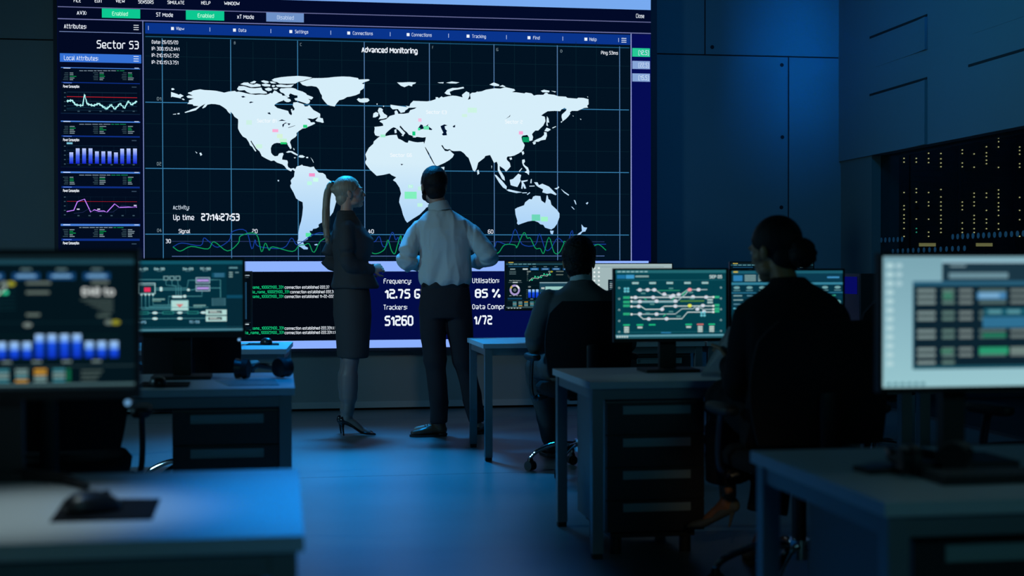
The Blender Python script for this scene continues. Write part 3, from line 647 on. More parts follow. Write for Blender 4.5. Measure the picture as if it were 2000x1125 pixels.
PL([c3(*p) for p in ((90, 296), (180, 290), (300, 296), (330, 270), (400, 250), (430, 262))], 1, rgb(20, 60, 80))
for x, y in ((105, 542), (141, 520), (177, 520), (213, 520), (249, 537), (285, 537), (320, 537), (356, 543), (391, 522), (427, 521), (463, 521)):
    R(*c3(x, y), *c3(x + 22, (y + 606) / 2), rgb(190, 208, 255), rgb(70, 105, 235), 1); R(*c3(x, (y + 606) / 2), *c3(x + 22, 606), rgb(70, 105, 235), rgb(14, 30, 200), 1)
R(*c3(90, 486), *c3(123, 497), rgb(120, 190, 215), None, 1)
L = [(90, 875), (130, 868), (150, 820), (190, 805), (225, 878), (245, 865), (270, 873), (300, 872), (315, 880), (360, 832), (385, 852), (440, 850), (485, 850)]
PL([c3(*p) for p in L], 2.0, rgb(160, 80, 235)); PL([c3(*p) for p in L], .9, rgb(215, 165, 255))
PL([c3(*p) for p in ((130, 885), (180, 880), (210, 862), (260, 880), (350, 878), (400, 840), (480, 852))], 1, rgb(30, 40, 80))
for x, y in ((147, 862), (262, 862), (467, 841)): R(*c3(x, y - 3), *c3(x + 16, y + 3), rgb(220, 220, 245), None, 1)

vw = thing('video_wall', 'giant wall display showing a pale world map with menus and read-outs', 'video wall', ((X0 + X1) / 2, WB - .02, 0))
disp = cv.build('display', vw); disp.matrix_parent_inverse = Matrix.Translation((-(X0 + X1) / 2, -(WB - .02), 0))
bm = bmesh.new(); xm = (X0 + X1) / 2; y0 = YS - (WB - .02)
box(bm, X0 - .03 - xm, X1 + .055 - xm, y0, .03, -ZB - .022, -ZT + .03); obj('housing', bm, mat('display_housing', (.012, .014, .03), .5), vw, bevel=.004)

# ------------------------------------------------------------------ desks
DH = .715
def desk(label, loc, rz, L, D, left=True, grp='grey desks in rows'):
    """origin at the front corner beside the aisle; left=True runs to +x"""
    t = thing('desk', label, 'desk', loc, rz, grp); s = 1 if left else -1
    X = lambda a, b: (min(s * a, s * b), max(s * a, s * b))
    bm = bmesh.new(); box(bm, *X(0, L), 0, D, DH - .028, DH); obj('desk_top', bm, M_LAM, t, bevel=.002)
    for lx in (.012, L - .057):
        for ly in (.012, D - .057):
            bm = bmesh.new(); box(bm, *X(lx, lx + .045), ly, ly + .045, .022, DH - .028); l = obj('leg', bm, M_STEEL, t, bevel=.003)
            bm = bmesh.new(); box(bm, *X(lx + .003, lx + .042), ly + .003, ly + .042, 0, .022); obj('foot_cap', bm, M_CAP, l)
    bm = bmesh.new()
    for ly in (.018, D - .043): box(bm, *X(.057, L - .057), ly, ly + .025, DH - .072, DH - .028)
    for lx in (.018, L - .043): box(bm, *X(lx, lx + .025), .057, D - .057, DH - .072, DH - .028)
    obj('frame', bm, M_STEEL, t)
    return t
R1 = desk('grey desk nearest the camera on the right, headphones and monitor on it', (1.152, 2.60, 0), 0, 1.40, .80)
R2 = desk('grey desk with a drawer unit where the woman with the bun sits', (1.217, 5.565, 0), 0, 1.385, .80)
R2b = desk('grey desk right of the seated woman, hidden past the near right monitor', (2.615, 5.565, 0), 0, 1.385, .80)
R3 = desk('grey desk just right of the standing man, open legs at its left end', (1.205, 8.53, 0), 0, 1.39, .76)
R3b = desk('grey desk behind the seated woman holding the black computer tower', (2.61, 8.53, 0), 0, 1.39, .76)
L1 = desk('grey desk nearest the camera on the left, mouse on a black mat', (.036, 2.45, 0), 0, 1.40, .83, False)
L2 = desk('grey desk on the left carrying the circuit diagram monitor and headphones', (.048, 5.51, 0), 0, 1.40, .84, False)
L3 = desk('grey desk farthest back on the left, in front of the video wall', (.025, 8.2, 0), math.radians(-3), 1.40, .84, False)

def pedestal(label, loc, rz=0, w=.40, d=.56, z0=.10, n=4):
    """drawer unit, front towards -y, origin on the floor under its front left corner"""
    t = thing('drawer_pedestal', label, 'drawer unit', loc, rz, 'drawer units under the desks')
    z1 = DH - .075
    bm = bmesh.new(); box(bm, 0, w, .02, d, z0, z1); obj('body', bm, M_PEDB, t, bevel=.003)
    bm = bmesh.new(); box(bm, .03, w - .03, .05, d - .03, z0 - .03, z0); obj('plinth', bm, M_CAP, t)
    for x, y in ((.06, .09), (w - .06, .09), (.06, d - .08), (w - .06, d - .08)):
        bm = bmesh.new(); cyl(bm, (x, y, (z0 - .03) / 2), .024, z0 - .03, 16); obj('castor', bm, M_CAP, t)
    h = (z1 - z0 - .012) / n
    for k in range(n):
        a = z0 + .004 + k * h; bm = bmesh.new(); box(bm, .004, w - .004, 0, .022, a, a + h - .008); dr = obj('drawer', bm, M_PED, t, bevel=.002)
        bm = bmesh.new(); b = a + h - .052; xa, xb = w * .17, w * .85
        box(bm, xa, xb, -.004, .004, b, b + .004); box(bm, xa, xb, -.004, .004, b + .030, b + .034); box(bm, xa, xa + .004, -.004, .004, b + .004, b + .030); box(bm, xb - .004, xb, -.004, .004, b + .004, b + .030)
        box(bm, xa + .004, xb - .004, -.001, .004, b + .004, b + .030)
        obj('handle', bm, M_HND, dr)
    return t
pedestal('charcoal drawer unit under the desk of the woman with the bun', (1.29, 5.60, 0), 0, .415)
pedestal('charcoal drawer unit under the nearest desk on the right', (1.24, 2.67, 0), 0, .42)
pedestal('charcoal drawer unit under the left desk with the headphones', (-.415, 5.55, 0), 0, .405)
pedestal('charcoal drawer unit under the nearest desk on the left', (-.44, 2.50, 0), 0, .40)
pedestal('charcoal drawer unit seen beneath the railway diagram monitor', (2.10, 8.57, 0), 0, .42)

# ------------------------------------------------------------------ monitors
def C(*c): return rgb(*c)
def ui_dash(c):
    """dark dashboard: charts, donut, blue bars"""
    r = lambda x0, y0, x1, y1, k, k2=None, m=1: c.rect(x0, y0, x1, y1, C(*k), C(*k2) if k2 else None, m)
    c.rect(0, 0, 1, 1, C(3, 20, 28)); r(0, 0, 1, .035, (14, 30, 36)); r(0, .04, 1, .07, (28, 70, 84), None, 0)
    r(.03, .01, .09, .028, (190, 170, 80))
    for k in range(6): r(.04 + k * .055, .045, .08 + k * .055, .065, (90, 140, 150))
    r(.03, .09, .27, .115, (18, 62, 92), None, 0); r(.05, .15, .11, .17, (150, 170, 170)); r(.2, .145, .26, .175, (190, 205, 205))
    for k in range(3): r(.04, .2 + k * .03, .12, .212 + k * .03, (80, 105, 110)); r(.25, .2 + k * .03, .265, .212 + k * .03, (150, 170, 170))
    for k in range(5):
        x = .29 + .13 * k
        r(x, .135, x + .10, .185, (26, 92, 150) if k < 1 else (20, 66, 112), None, 0); r(x + .015, .15, x + .085, .168, (120, 170, 210)); r(x + .03, .105, x + .07, .118, (95, 125, 130))
    c.text('Performance', .04, .18, .40, .02, C(170, 190, 190)); r(.03, .435, .19, .445, (80, 100, 105)); r(.08, .43, .14, .452, (180, 195, 195))
    c.ring(.105, .60, .062, .115, .022, .040, C(165, 150, 205)); c.ring(.105, .60, .062, .115, .022, .040, C(230, 230, 235), .3, 1.2); c.ring(.105, .60, .062, .115, .022, .040, C(190, 170, 90), 2.2, 2.8); c.oval(.105, .6, .020, .036, C(95, 105, 110), mi=1)
    for k in range(4): r(.04 + k * .04, .715, .065 + k * .04, .725, (150, 165, 165))
    for k in range(7): r(.265, .235 + k * .028, .56, .238 + k * .028, (18, 58, 66)); r(.25, .232 + k * .028, .262, .24 + k * .028, (80, 105, 105))
    c.oval(.28, .21, .018, .016, C(110, 125, 120)); c.oval(.545, .215, .016, .018, C(150, 150, 40)); c.oval(.52, .215, .016, .018, C(110, 125, 120))
    for ph, col in ((0, (30, 190, 120)), (2, (200, 215, 210))):
        c.line([(.275 + .036 * k, .39 - .018 * k + .03 * math.sin(k * 2.1 + ph)) for k in range(8)], .008, C(*col), 1.7)
    for k in range(1, 8): c.oval(.275 + .036 * k, .38 - .018 * k + .03 * math.sin(k * 2.1), .008, .014, C(60, 225, 170))
    for x0, x1, y in ((.60, .69, .21), (.60, .685, .28), (.60, .65, .445), (.84, .905, .205)): r(x0, y - .010, x1, y + .010, (96, 110, 104))
    c.text('648 to', .805, .925, .275, .05, C(205, 212, 210), True)
    for k in range(5): r(.80 + k * .02, .33 + k * .022, .92, .342 + k * .022, (62, 78, 76))
    r(.86, .445, .91, .465, (70, 88, 84))
    r(.25, .50, 1, .505, (14, 40, 48)); c.oval(.28, .535, .018, .016, C(120, 130, 130)); c.oval(.605, .52, .017, .018, C(110, 122, 118)); c.oval(.905, .505, .017, .018, C(100, 115, 110)); c.oval(.93, .505, .017, .018, C(140, 140, 40))
    for k in range(5): r(.265, .60 + k * .042, .94, .602 + k * .042, (8, 50, 44)); r(.24, .597 + k * .042, .258, .605 + k * .042, (80, 105, 105))
    for k in range(15):
        x = .265 + k * .0459; tp = .59 if k < 4 or 8 <= k < 12 else .645
        r(x, tp, x + .031, tp + .06, (165, 205, 245), (90, 150, 240)); r(x, tp + .06, x + .031, .765, (24, 82, 226), (10, 46, 190))
    for k in range(6): r(.29 + k * .11, .785, .325 + k * .11, .80, (110, 130, 130))
    r(.02, .765, .19, .80, (18, 62, 92), None, 0); r(.02, .825, 1, .83, (50, 72, 78))
    for k in range(10):
        for j in range(4):
            col = (190, 140, 50) if (k, j) in ((2, 0), (1, 3), (7, 3), (8, 0), (8, 1)) else (50, 125, 140) if (j + k) % 3 == 0 else (110, 140, 140)
            r(.08 + k * .0685, .845 + j * .026, .125 + k * .0685, .864 + j * .026, col)
        if k in (3, 9): r(.132 + k * .0685, .845, .145 + k * .0685, .94, (14, 96, 66))
    for k in range(3): r(.80, .86 + k * .03, .88 - k * .01, .873 + k * .03, (70, 88, 86))
    r(0, .955, 1, .972, (70, 100, 105), None, 0); r(0, .972, 1, 1, (16, 28, 34))
    for k in range(5): r(.02 + k * .035, .976, .042 + k * .035, .992, (170, 185, 185))
def ui_dash_popup(c):
    ui_dash(c); r = lambda x0, y0, x1, y1, k, m=1: c.rect(x0, y0, x1, y1, C(*k), None, m)
    r(.40, .44, .86, .66, (26, 66, 84), 0); r(.40, .435, .86, .46, (120, 150, 160)); r(.47, .53, .80, .60, (150, 200, 195)); r(.42, .545, .46, .585, (170, 185, 185))
def ui_circuit(c):
    r = lambda x0, y0, x1, y1, k, k2=None, m=1: c.rect(x0, y0, x1, y1, C(*k), C(*k2) if k2 else None, m)
    c.rect(0, 0, 1, 1, C(3, 46, 60)); r(0, 0, 1, .05, (16, 82, 100), None, 0); r(.87, .07, 1, 1, (5, 40, 54), None, 0); r(0, .955, 1, .985, (70, 125, 140), None, 0); r(0, .93, 1, .935, (30, 90, 105))
    for k in range(2): r(.05 + k * .07, .015, .10 + k * .07, .035, (130, 175, 180))
    lc = C(70, 140, 150); br = C(185, 220, 220)
    for t, x in (('PA-01', .15), ('DA-30', .285), ('SA-09', .515), ('TC-50', .655)): c.text(t, x, x + .085, .115, .03, C(150, 195, 200), True); r(x + .02, .145, x + .065, .15, (90, 140, 150))
    ln = lambda pts, w=.009, k=lc: c.line(pts, w, k, 1.65)
    for y in (.235, .335, .42):
        ln([(0, y), (.10, y)]); c.oval(.03, y, .012, .018, br)
        c.oval(.075, y, .012, .018, br)
    ln([(.09, .235), (.11, .265), (.36, .265)]); ln([(.09, .235), (.09, .37), (.15, .37)])
    for k in range(4): c.oval(.15, .325 + k * .04, .018, .013, br)
    r(.165, .31, .295, .465, (150, 195, 200)); r(.172, .32, .288, .455, (6, 50, 62)); r(.172, .335, .288, .342, (150, 195, 200)); r(.205, .375, .255, .435, (225, 50, 90))
    for k in range(4): x = .185 + k * .03; ln([(x, .465), (x, .68 - k * .02), (.45, .68 - k * .02)]); c.oval(x, .475, .009, .013, br)
    for k in range(3): r(.36 + k * .048, .215, .40 + k * .048, .275, (120, 165, 170)); r(.366 + k * .048, .225, .394 + k * .048, .265, (6, 50, 62)); ln([(.38 + k * .048, .275), (.38 + k * .048, .34), (.46 + k * .02, .36), (.46 + k * .02, .53)], .007)
    ln([(.295, .385), (.55, .385), (.56, .275), (.62, .275)]); ln([(.295, .41), (.60, .41), (.63, .385)]); c.oval(.34, .385, .012, .018, br); c.oval(.34, .41, .012, .018, br); c.oval(.56, .41, .012, .018, br)
    for y in (.235, .345):
        r(.62, y, .735, y + .085, (150, 185, 200)); r(.626, y + .01, .729, y + .075, (10, 60, 74)); r(.63, y + .028, .725, y + .058, (180, 150, 225))
    ln([(.735, .27), (.82, .27), (.82, .52)]); ln([(.735, .385), (.82, .385)]); ln([(.67, .43), (.67, .50), (.40, .50), (.40, .62)]); c.oval(.53, .50, .014, .02, br)
    r(.43, .49, .51, .52, (190, 225, 225)); r(.42, .555, .56, .70, (140, 200, 200)); r(.428, .57, .552, .69, (175, 215, 210)); c.poly([(.46, .61), (.52, .61), (.49, .66)], C(205, 120, 120), 1)
    r(.75, .17, .86, .235, (14, 72, 96))
    for k in range(3): r(.77, .18 + k * .02, .85, .19 + k * .02, (60, 120, 150))
    for k in range(4): r(.75, .53 + k * .028, .86, .548 + k * .028, (80, 135, 150)); r(.755, .534 + k * .028, .855, .544 + k * .028, (10, 50, 62))
    for x, y in ((.27, .53), (.60, .62), (.02, .565)): r(x, y, x + .10, y + .02, (110, 155, 155)); r(x, y + .026, x + .07, y + .042, (90, 130, 125))
    for y, xs in ((.655, (.08,)), (.73, (.08, .29, .49, .68)), (.81, (.29, .49))):
        ln([(0, y), (.72, y)], .007)
        for x in xs: c.oval(x, y, .022, .018, br)
        c.oval(.02, y, .013, .02, br)
    for k in range(3): r(.15 + k * .2, .71, .24 + k * .2, .75, (40, 130, 125)); r(.156 + k * .2, .718, .234 + k * .2, .742, (5, 56, 66))
    for y in (.69, .78): r(.70, y, .87, y + .075, (175, 215, 210)); r(.72, y + .015, .83, y + .055, (20, 52, 62)); r(.73, y + .02, .79, y + .03, (190, 205, 200)); r(.73, y + .036, .82, y + .046, (190, 205, 200))
    c.text('SD-PS', .13, .22, .86, .03, C(120, 175, 200), True); c.text('TC-SS', .565, .65, .86, .03, C(120, 175, 200), True)
    for y in (.09, .50): r(.89, y, .96, y + .022, (90, 140, 150))
    for k in range(3): r(.89, .16 + k * .03, .92, .175 + k * .03, (130, 165, 165))
    r(.94, .16, .97, .175, (100, 140, 150)); r(.87, .485, 1, .53, (12, 70, 96))
def ui_rail(c):
    r = lambda x0, y0, x1, y1, k, k2=None, m=1: c.rect(x0, y0, x1, y1, C(*k), C(*k2) if k2 else None, m)
    c.rect(0, 0, 1, 1, C(4, 62, 74)); r(0, 0, 1, .045, (34, 102, 112), None, 0); r(0, .945, 1, .972, (90, 150, 165), None, 0); r(0, .972, 1, 1, (30, 84, 96), None, 0)
    for k in range(7): r(.02 + k * .04, .015, .05 + k * .04, .032, (140, 185, 190))
    r(.015, .07, .09, .125, (28, 112, 160), None, 0); r(.095, .07, .17, .125, (60, 150, 200), None, 0); r(.18, .08, .30, .105, (130, 165, 165)); c.text('SEP 05', .85, .965, .10, .04, C(190, 215, 215), True); r(.01, .145, .99, .15, (40, 110, 120))
    g = C(150, 190, 195)
    for x in (.15, .305, .46, .62, .78): r(x, .175, x + .06, .205, (150, 190, 190))
    for y in (.26, .42, .58, .74, .90):
        for x in (.035, .955): c.ring(x, y, .009, .014, .004, .006, g)
    Lw = .012
    ln = lambda pts, k=(165, 195, 198), w=Lw: c.line(pts, w, C(*k), 1.6)
    ln([(.19, .29), (.36, .29), (.43, .37), (.58, .37), (.65, .29), (.83, .29)]); ln([(.14, .40), (.88, .40)], (190, 212, 212), .016); ln([(.14, .455), (.56, .455), (.63, .36), (.66, .30)]); ln([(.14, .47), (.56, .47)], (110, 160, 170), .02)
    ln([(.14, .53), (.23, .53), (.27, .575), (.40, .575), (.44, .53), (.88, .53)], (190, 212, 212), .014); ln([(.14, .645), (.54, .645), (.60, .57), (.70, .57), (.72, .545)]); ln([(.20, .645), (.25, .715), (.60, .715), (.65, .62), (.88, .62)], (190, 212, 212), .014)
    ln([(.74, .53), (.79, .58), (.88, .58)]); ln([(.38, .30), (.58, .30)], (40, 150, 110), .012)
    for k in range(22): r(.585 + k * .01, .445, .591 + k * .01, .468, (90, 150, 60))
    ln([(.26, .41), (.28, .44)], (30, 180, 130)); ln([(.60, .37), (.64, .31)], (30, 180, 130), .016); ln([(.43, .68), (.46, .64)], (30, 180, 130)); ln([(.51, .44), (.53, .40)], (30, 180, 130))
    for x, y, k in ((.22, .29, 0), (.29, .29, 0), (.35, .29, 0), (.44, .355, 0), (.52, .375, 0), (.57, .36, 0), (.67, .29, 2), (.75, .29, 0), (.18, .40, 0), (.34, .40, 0), (.50, .395, 0), (.70, .395, 0), (.82, .40, 0), (.22, .46, 0), (.37, .455, 0), (.54, .455, 0), (.21, .53, 0), (.54, .53, 0), (.67, .525, 1), (.79, .525, 0), (.42, .575, 0), (.74, .575, 0), (.22, .64, 0), (.37, .645, 0), (.80, .615, 0), (.30, .715, 0), (.46, .715, 0)):
        c.oval(x, y, .019, .025, C(*((205, 215, 225), (225, 230, 90), (240, 150, 160))[k]))
    for x, y in ((.145, .40), (.145, .455), (.145, .53), (.145, .645), (.885, .40), (.885, .53), (.885, .58), (.885, .62)): c.oval(x, y, .010, .016, C(225, 235, 235))
    for y in (.40, .465, .52, .64): r(.07, y - .018, .13, y + .018, (40, 165, 120), None, 0)
    for y in (.40, .52, .57, .61): r(.895, y - .017, .94, y + .017, (40, 170, 125), None, 0)
    for x, y in ((.10, .29), (.79, .65)):
        for i in range(2):
            for j in range(2): c.oval(x - .013 + i * .027, y - .02 + j * .04, .012, .018, C(100, 190, 205))
    for y in (.44, .48): r(.83, y - .015, .88, y + .012, (160, 190, 190))
    for x, y in ((.25, .34), (.50, .27), (.68, .33), (.33, .50), (.69, .42), (.50, .61), (.57, .68), (.29, .63)): r(x - .02, y - .01, x + .02, y + .01, (80, 140, 140))
    for x, n, k in ((.10, 3, (30, 190, 130)), (.22, 1, (30, 190, 130)), (.33, 0, (30, 190, 130)), (.66, 1, (30, 190, 130)), (.765, 3, (200, 110, 110)), (.87, 3, (30, 190, 130))):
        r(x - .03, .79, x + .03, .81, k)
        for j in range(n): r(x - .022, .825 + j * .032, x + .022, .85 + j * .032, (185, 205, 200))
    r(.41, .94 - .01 - .02, .50, .925, (40, 120, 170)); r(.03, .905, .95, .909, (40, 120, 130))
    for k in range(5): r(.01 + k * .022, .958, .026 + k * .022, .985, (185, 205, 205))
def ui_tables(c):
    r = lambda x0, y0, x1, y1, k, k2=None, m=1: c.rect(x0, y0, x1, y1, C(*k), C(*k2) if k2 else None, m)
    c.rect(0, 0, 1, 1, C(5, 50, 66)); r(0, .005, 1, .045, (26, 90, 108), None, 0); r(.02, .01, .06, .03, (200, 180, 70)); r(.02, .07, .10, .155, (45, 125, 175), None, 0); r(.10, .05, .99, .155, (10, 56, 76), None, 0)
    for k in range(4): r(.12, .065 + k * .025, .22, .08 + k * .025, (130, 165, 165)); r(.24, .065 + k * .025, .27, .08 + k * .025, (150, 190, 190))
    r(.86, .09, .97, .115, (60, 140, 190), None, 0); r(0, .175, 1, .21, (50, 125, 150), None, 0)
    for k in range(9): c.oval(.05 + k * .113, .25, .028, .02, C(110, 160, 165)); r(.02 + k * .113, .285, .08 + k * .113, .30, (80, 130, 140))
    r(0, .32, 1, .335, (40, 110, 140), None, 0)
    for row in range(9):
        y = .36 + row * .062
        for k in range(8):
            if random.random() < .75:
                col = random.choice(((120, 160, 165), (80, 130, 150), (50, 160, 130), (150, 90, 150), (100, 190, 215)))
                r(.02 + k * .12, y, .02 + k * .12 + random.uniform(.03, .09), y + .018, col)
        r(0, y + .035, 1, y + .038, (20, 76, 96))
    c.oval(.95, .48, .035, .05, C(120, 200, 205)); c.oval(.95, .48, .02, .03, C(5, 50, 66)); r(0, .955, 1, .98, (70, 130, 150), None, 0)
def ui_window(c):
    """pale desktop with two dark table windows"""
    r = lambda x0, y0, x1, y1, k, k2=None, m=1: c.rect(x0, y0, x1, y1, C(*k), C(*k2) if k2 else None, m)
    c.rect(0, 0, 1, .5, C(122, 165, 178), C(138, 182, 194)); c.rect(0, .5, 1, 1, C(138, 182, 194), C(152, 198, 206))
    for k in range(12): c.oval(.035, .07 + k * .068, .017, .022, C(175, 210, 215)); 
    for k in range(3): c.oval(.075, .07 + k * .068, .015, .02, C(165, 200, 208))
    r(.265, .03, 1, .05, (150, 190, 205)); r(.265, .05, 1, .28, (26, 52, 66), None, 0); r(.295, .125, .56, .17, (105, 140, 152), None, 0); r(.30, .065, .37, .08, (120, 150, 160))
    r(.135, .19, .86, .225, (40, 92, 118), None, 0); r(.135, .225, .86, .86, (12, 34, 46), None, 0); r(.135, .225, .142, .86, (34, 80, 100)); r(.135, .84, .86, .865, (28, 84, 100), None, 0)
    for gy, n in ((.25, 3), (.42, 2), (.56, 2), (.70, 2), (.80, 1)):
        for row in range(n):
            y = gy + row * .045
            for x0, x1, k in ((.155, .235, (120, 140, 140)), (.265, .32, (90, 120, 115)), (.34, .40, (110, 125, 125)), (.43, .55, (80, 105, 105)), (.57, .76, (100, 115, 115))):
                if gy > .75 and x0 > .3: continue
                r(x0, y, x1, y + .026, k)
    r(.42, .275, .55, .33, (70, 130, 175), None, 0); r(.43, .285, .52, .32, (120, 170, 205)); r(.45, .40, .80, .455, (22, 86, 104), None, 0)
    for k in range(4): r(.47 + k * .085, .415, .53 + k * .085, .44, (90, 150, 160))
    r(.445, .465, .80, .55, (46, 110, 145), None, 0); r(.445, .595, .55, .625, (26, 120, 90), None, 0); r(.43, .70, .56, .755, (40, 150, 110), None, 0); r(.57, .70, .74, .75, (110, 130, 125)); r(.27, .275, .31, .33, (60, 120, 100)); r(.26, .715, .31, .74, (60, 125, 100))
    r(.86, .97, 1, 1, (120, 170, 180))
    for k in range(6): c.oval(.03 + k * .03, .975, .011, .014, C(90, 140, 150))
def ui_pale(c):
    r = lambda x0, y0, x1, y1, k, k2=None, m=1: c.rect(x0, y0, x1, y1, C(*k), C(*k2) if k2 else None, m)
    c.rect(0, 0, 1, 1, C(160, 182, 184)); r(.1, .06, .9, .07, (120, 145, 150))
    for j in range(2):
        for k in range(9): c.oval(.03 + j * .055, .09 + k * .09, .013, .022, C(225, 235, 235))
    r(.30, .11, .96, .36, (30, 74, 92), None, 0); r(.32, .13, .40, .16, (150, 180, 185)); r(.80, .12, .9, .15, (200, 215, 215)); r(.38, .19, .52, .25, (150, 170, 175))
    r(.20, .34, .86, .86, (6, 22, 34), None, 0)
    for row in range(12):
        for k in range(7): r(.22 + k * .09, .38 + row * .038, .28 + k * .09, .40 + row * .038, (150, 165, 170) if (row + k) % 4 else (70, 100, 110))
def ui_term(c):
    r = lambda x0, y0, x1, y1, k, k2=None, m=1: c.rect(x0, y0, x1, y1, C(*k), C(*k2) if k2 else None, m)
    c.rect(0, 0, 1, 1, C(2, 10, 18)); r(.93, .035, .99, .055, (150, 165, 175)); r(.90, .03, .92, .06, (120, 140, 150)); r(.9, .08, .98, .09, (60, 80, 90)); r(.93, .17, .955, .86, (26, 70, 100), None, 0); r(.5, .17, .9, .86, (6, 26, 40), None, 0)
    r(0, .92, 1, .925, (60, 80, 90)); r(.93, .945, .98, .965, (190, 205, 210)); r(.88, .945, .92, .965, (140, 160, 170))

def monitor(label, pl, pr, pt, pb, d, ui, bez=.011, chin=.020, neck_w=.075, base='plate', deskz=DH, rz=0., button=False, nx=0.):
    """screen edges given in the photograph at depth d; stands on its desk"""
    a, b = at_depth(pl, (pt + pb) / 2, d), at_depth(pr, (pt + pb) / 2, d)
    right = Vector((math.cos(rz), math.sin(rz), 0))
    # plane through the left edge, running along `right`
    k = (pr - CX) / F; rr = ray(pr, (pt + pb) / 2)
    nrm = Vector((-right.y, right.x, 0)); s = (a - CAM).dot(nrm) / rr.dot(nrm); b = CAM + rr * s
    w = (b - a).length; zt, zb_ = at_depth(pl, pt, d).z, at_depth(pl, pb, d).z; h = zt - zb_
    mid = (a + b) / 2
    t = thing('monitor', label, 'monitor', (mid.x, mid.y, deskz), rz, 'flat monitors on the desks')
    z0, z1 = zb_ - deskz, zt - deskz
    bm = bmesh.new(); box(bm, -w / 2, w / 2, .004, .026, z0, z1)
    fr = ((-w / 2, w / 2, z1 - bez, z1), (-w / 2, w / 2, z0, z0 + chin), (-w / 2, -w / 2 + bez, z0 + chin, z1 - bez), (w / 2 - bez, w / 2, z0 + chin, z1 - bez))
    for f in fr: box(bm, f[0], f[1], -.003, .004, f[2], f[3])
    box(bm, -w * .28, w * .28, .026, .052, z0 + h * .18, z1 - h * .2); obj('housing', bm, M_BLK, t)
    sw, sh = w - 2 * bez, h - bez - chin
    c = Canvas(lambda u, v, l: Vector((-sw / 2 + sw * u, .0032 - l * .000012, z0 + chin + sh * (1 - v)))); ui(c); c.build('screen', t)
    bm = bmesh.new(); nz = .016
    box(bm, nx - neck_w / 2, nx + neck_w / 2, .052, .085, nz, z0 + h * .45); box(bm, nx - neck_w / 2, nx + neck_w / 2, .04, .085, z0 + h * .30, z0 + h * .45); obj('stand_neck', bm, M_BLKM, t, bevel=.004)
    bm = bmesh.new()
    if base == 'plate': box(bm, nx - .12, nx + .12, -.03 if nx else -.04, .14, 0, .014)
    else:
        for s in (-1, 1):
            tube(bm, [(0, .075, .0145), (s * .13, .0, .0125), (s * .19, -.10, .0085)], [.014, .012, .008], 10, dome=False)
        box(bm, -.05, .05, .04, .11, 0, .02)
    obj('stand_base', bm, M_BLKM, t, bevel=.003 if base == 'plate' else 0)
    if button:
        bm = bmesh.new(); cyl(bm, (w / 2 - .026, .004, z0 - .010), .0095, .010, 24, 'y'); bt = obj('power_button', bm, M_CHR, t)
        bm = bmesh.new(); cyl(bm, (w / 2 - .026, -.0015, z0 - .010), .006, .003, 20, 'y'); obj('button_light', bm, emis('blue_button_light', rgb(120, 180, 230), .8, 'NONE'), bt)
    return t
monitor('large blurred dashboard monitor cut by the left photo edge', -287, 273, 487, 786, 2.95, ui_dash, base='vee', button=True)
monitor('teal circuit diagram monitor on the second desk at left', 226, 479, 504, 661, 5.85, ui_circuit, button=True, chin=.024)
monitor('dark monitor on the farthest left desk, peeking out behind the circuit screen', 316, 493, 530, 646, 8.62, ui_term)
monitor('dark dashboard monitor between the standing man and the seated man', 986.5, 1153, 509, 607, 8.85, ui_dash_popup, chin=.011, bez=.006)
monitor('pale screened monitor right behind the seated man\'s head', 1155, 1314, 514, 609, 8.9, ui_pale, chin=.010, bez=.005)
monitor('dark dashboard monitor farthest right in the back row', 1425, 1590, 511, 606, 9.15, ui_dash, chin=.010, bez=.006)
monitor('teal railway track diagram monitor left of the seated woman', 1198.5, 1421.5, 524, 669, 6.2, ui_rail, chin=.016, bez=.008)
monitor('teal table dashboard monitor behind the seated woman\'s shoulders', 1425, 1649.5, 525, 669, 6.28, ui_tables, chin=.016, bez=.008)
monitor('large pale desktop monitor cut by the right photo edge', 1717, 2165, 494, 768, 3.22, ui_window, chin=.012, bez=.008, nx=-.075, neck_w=.055)

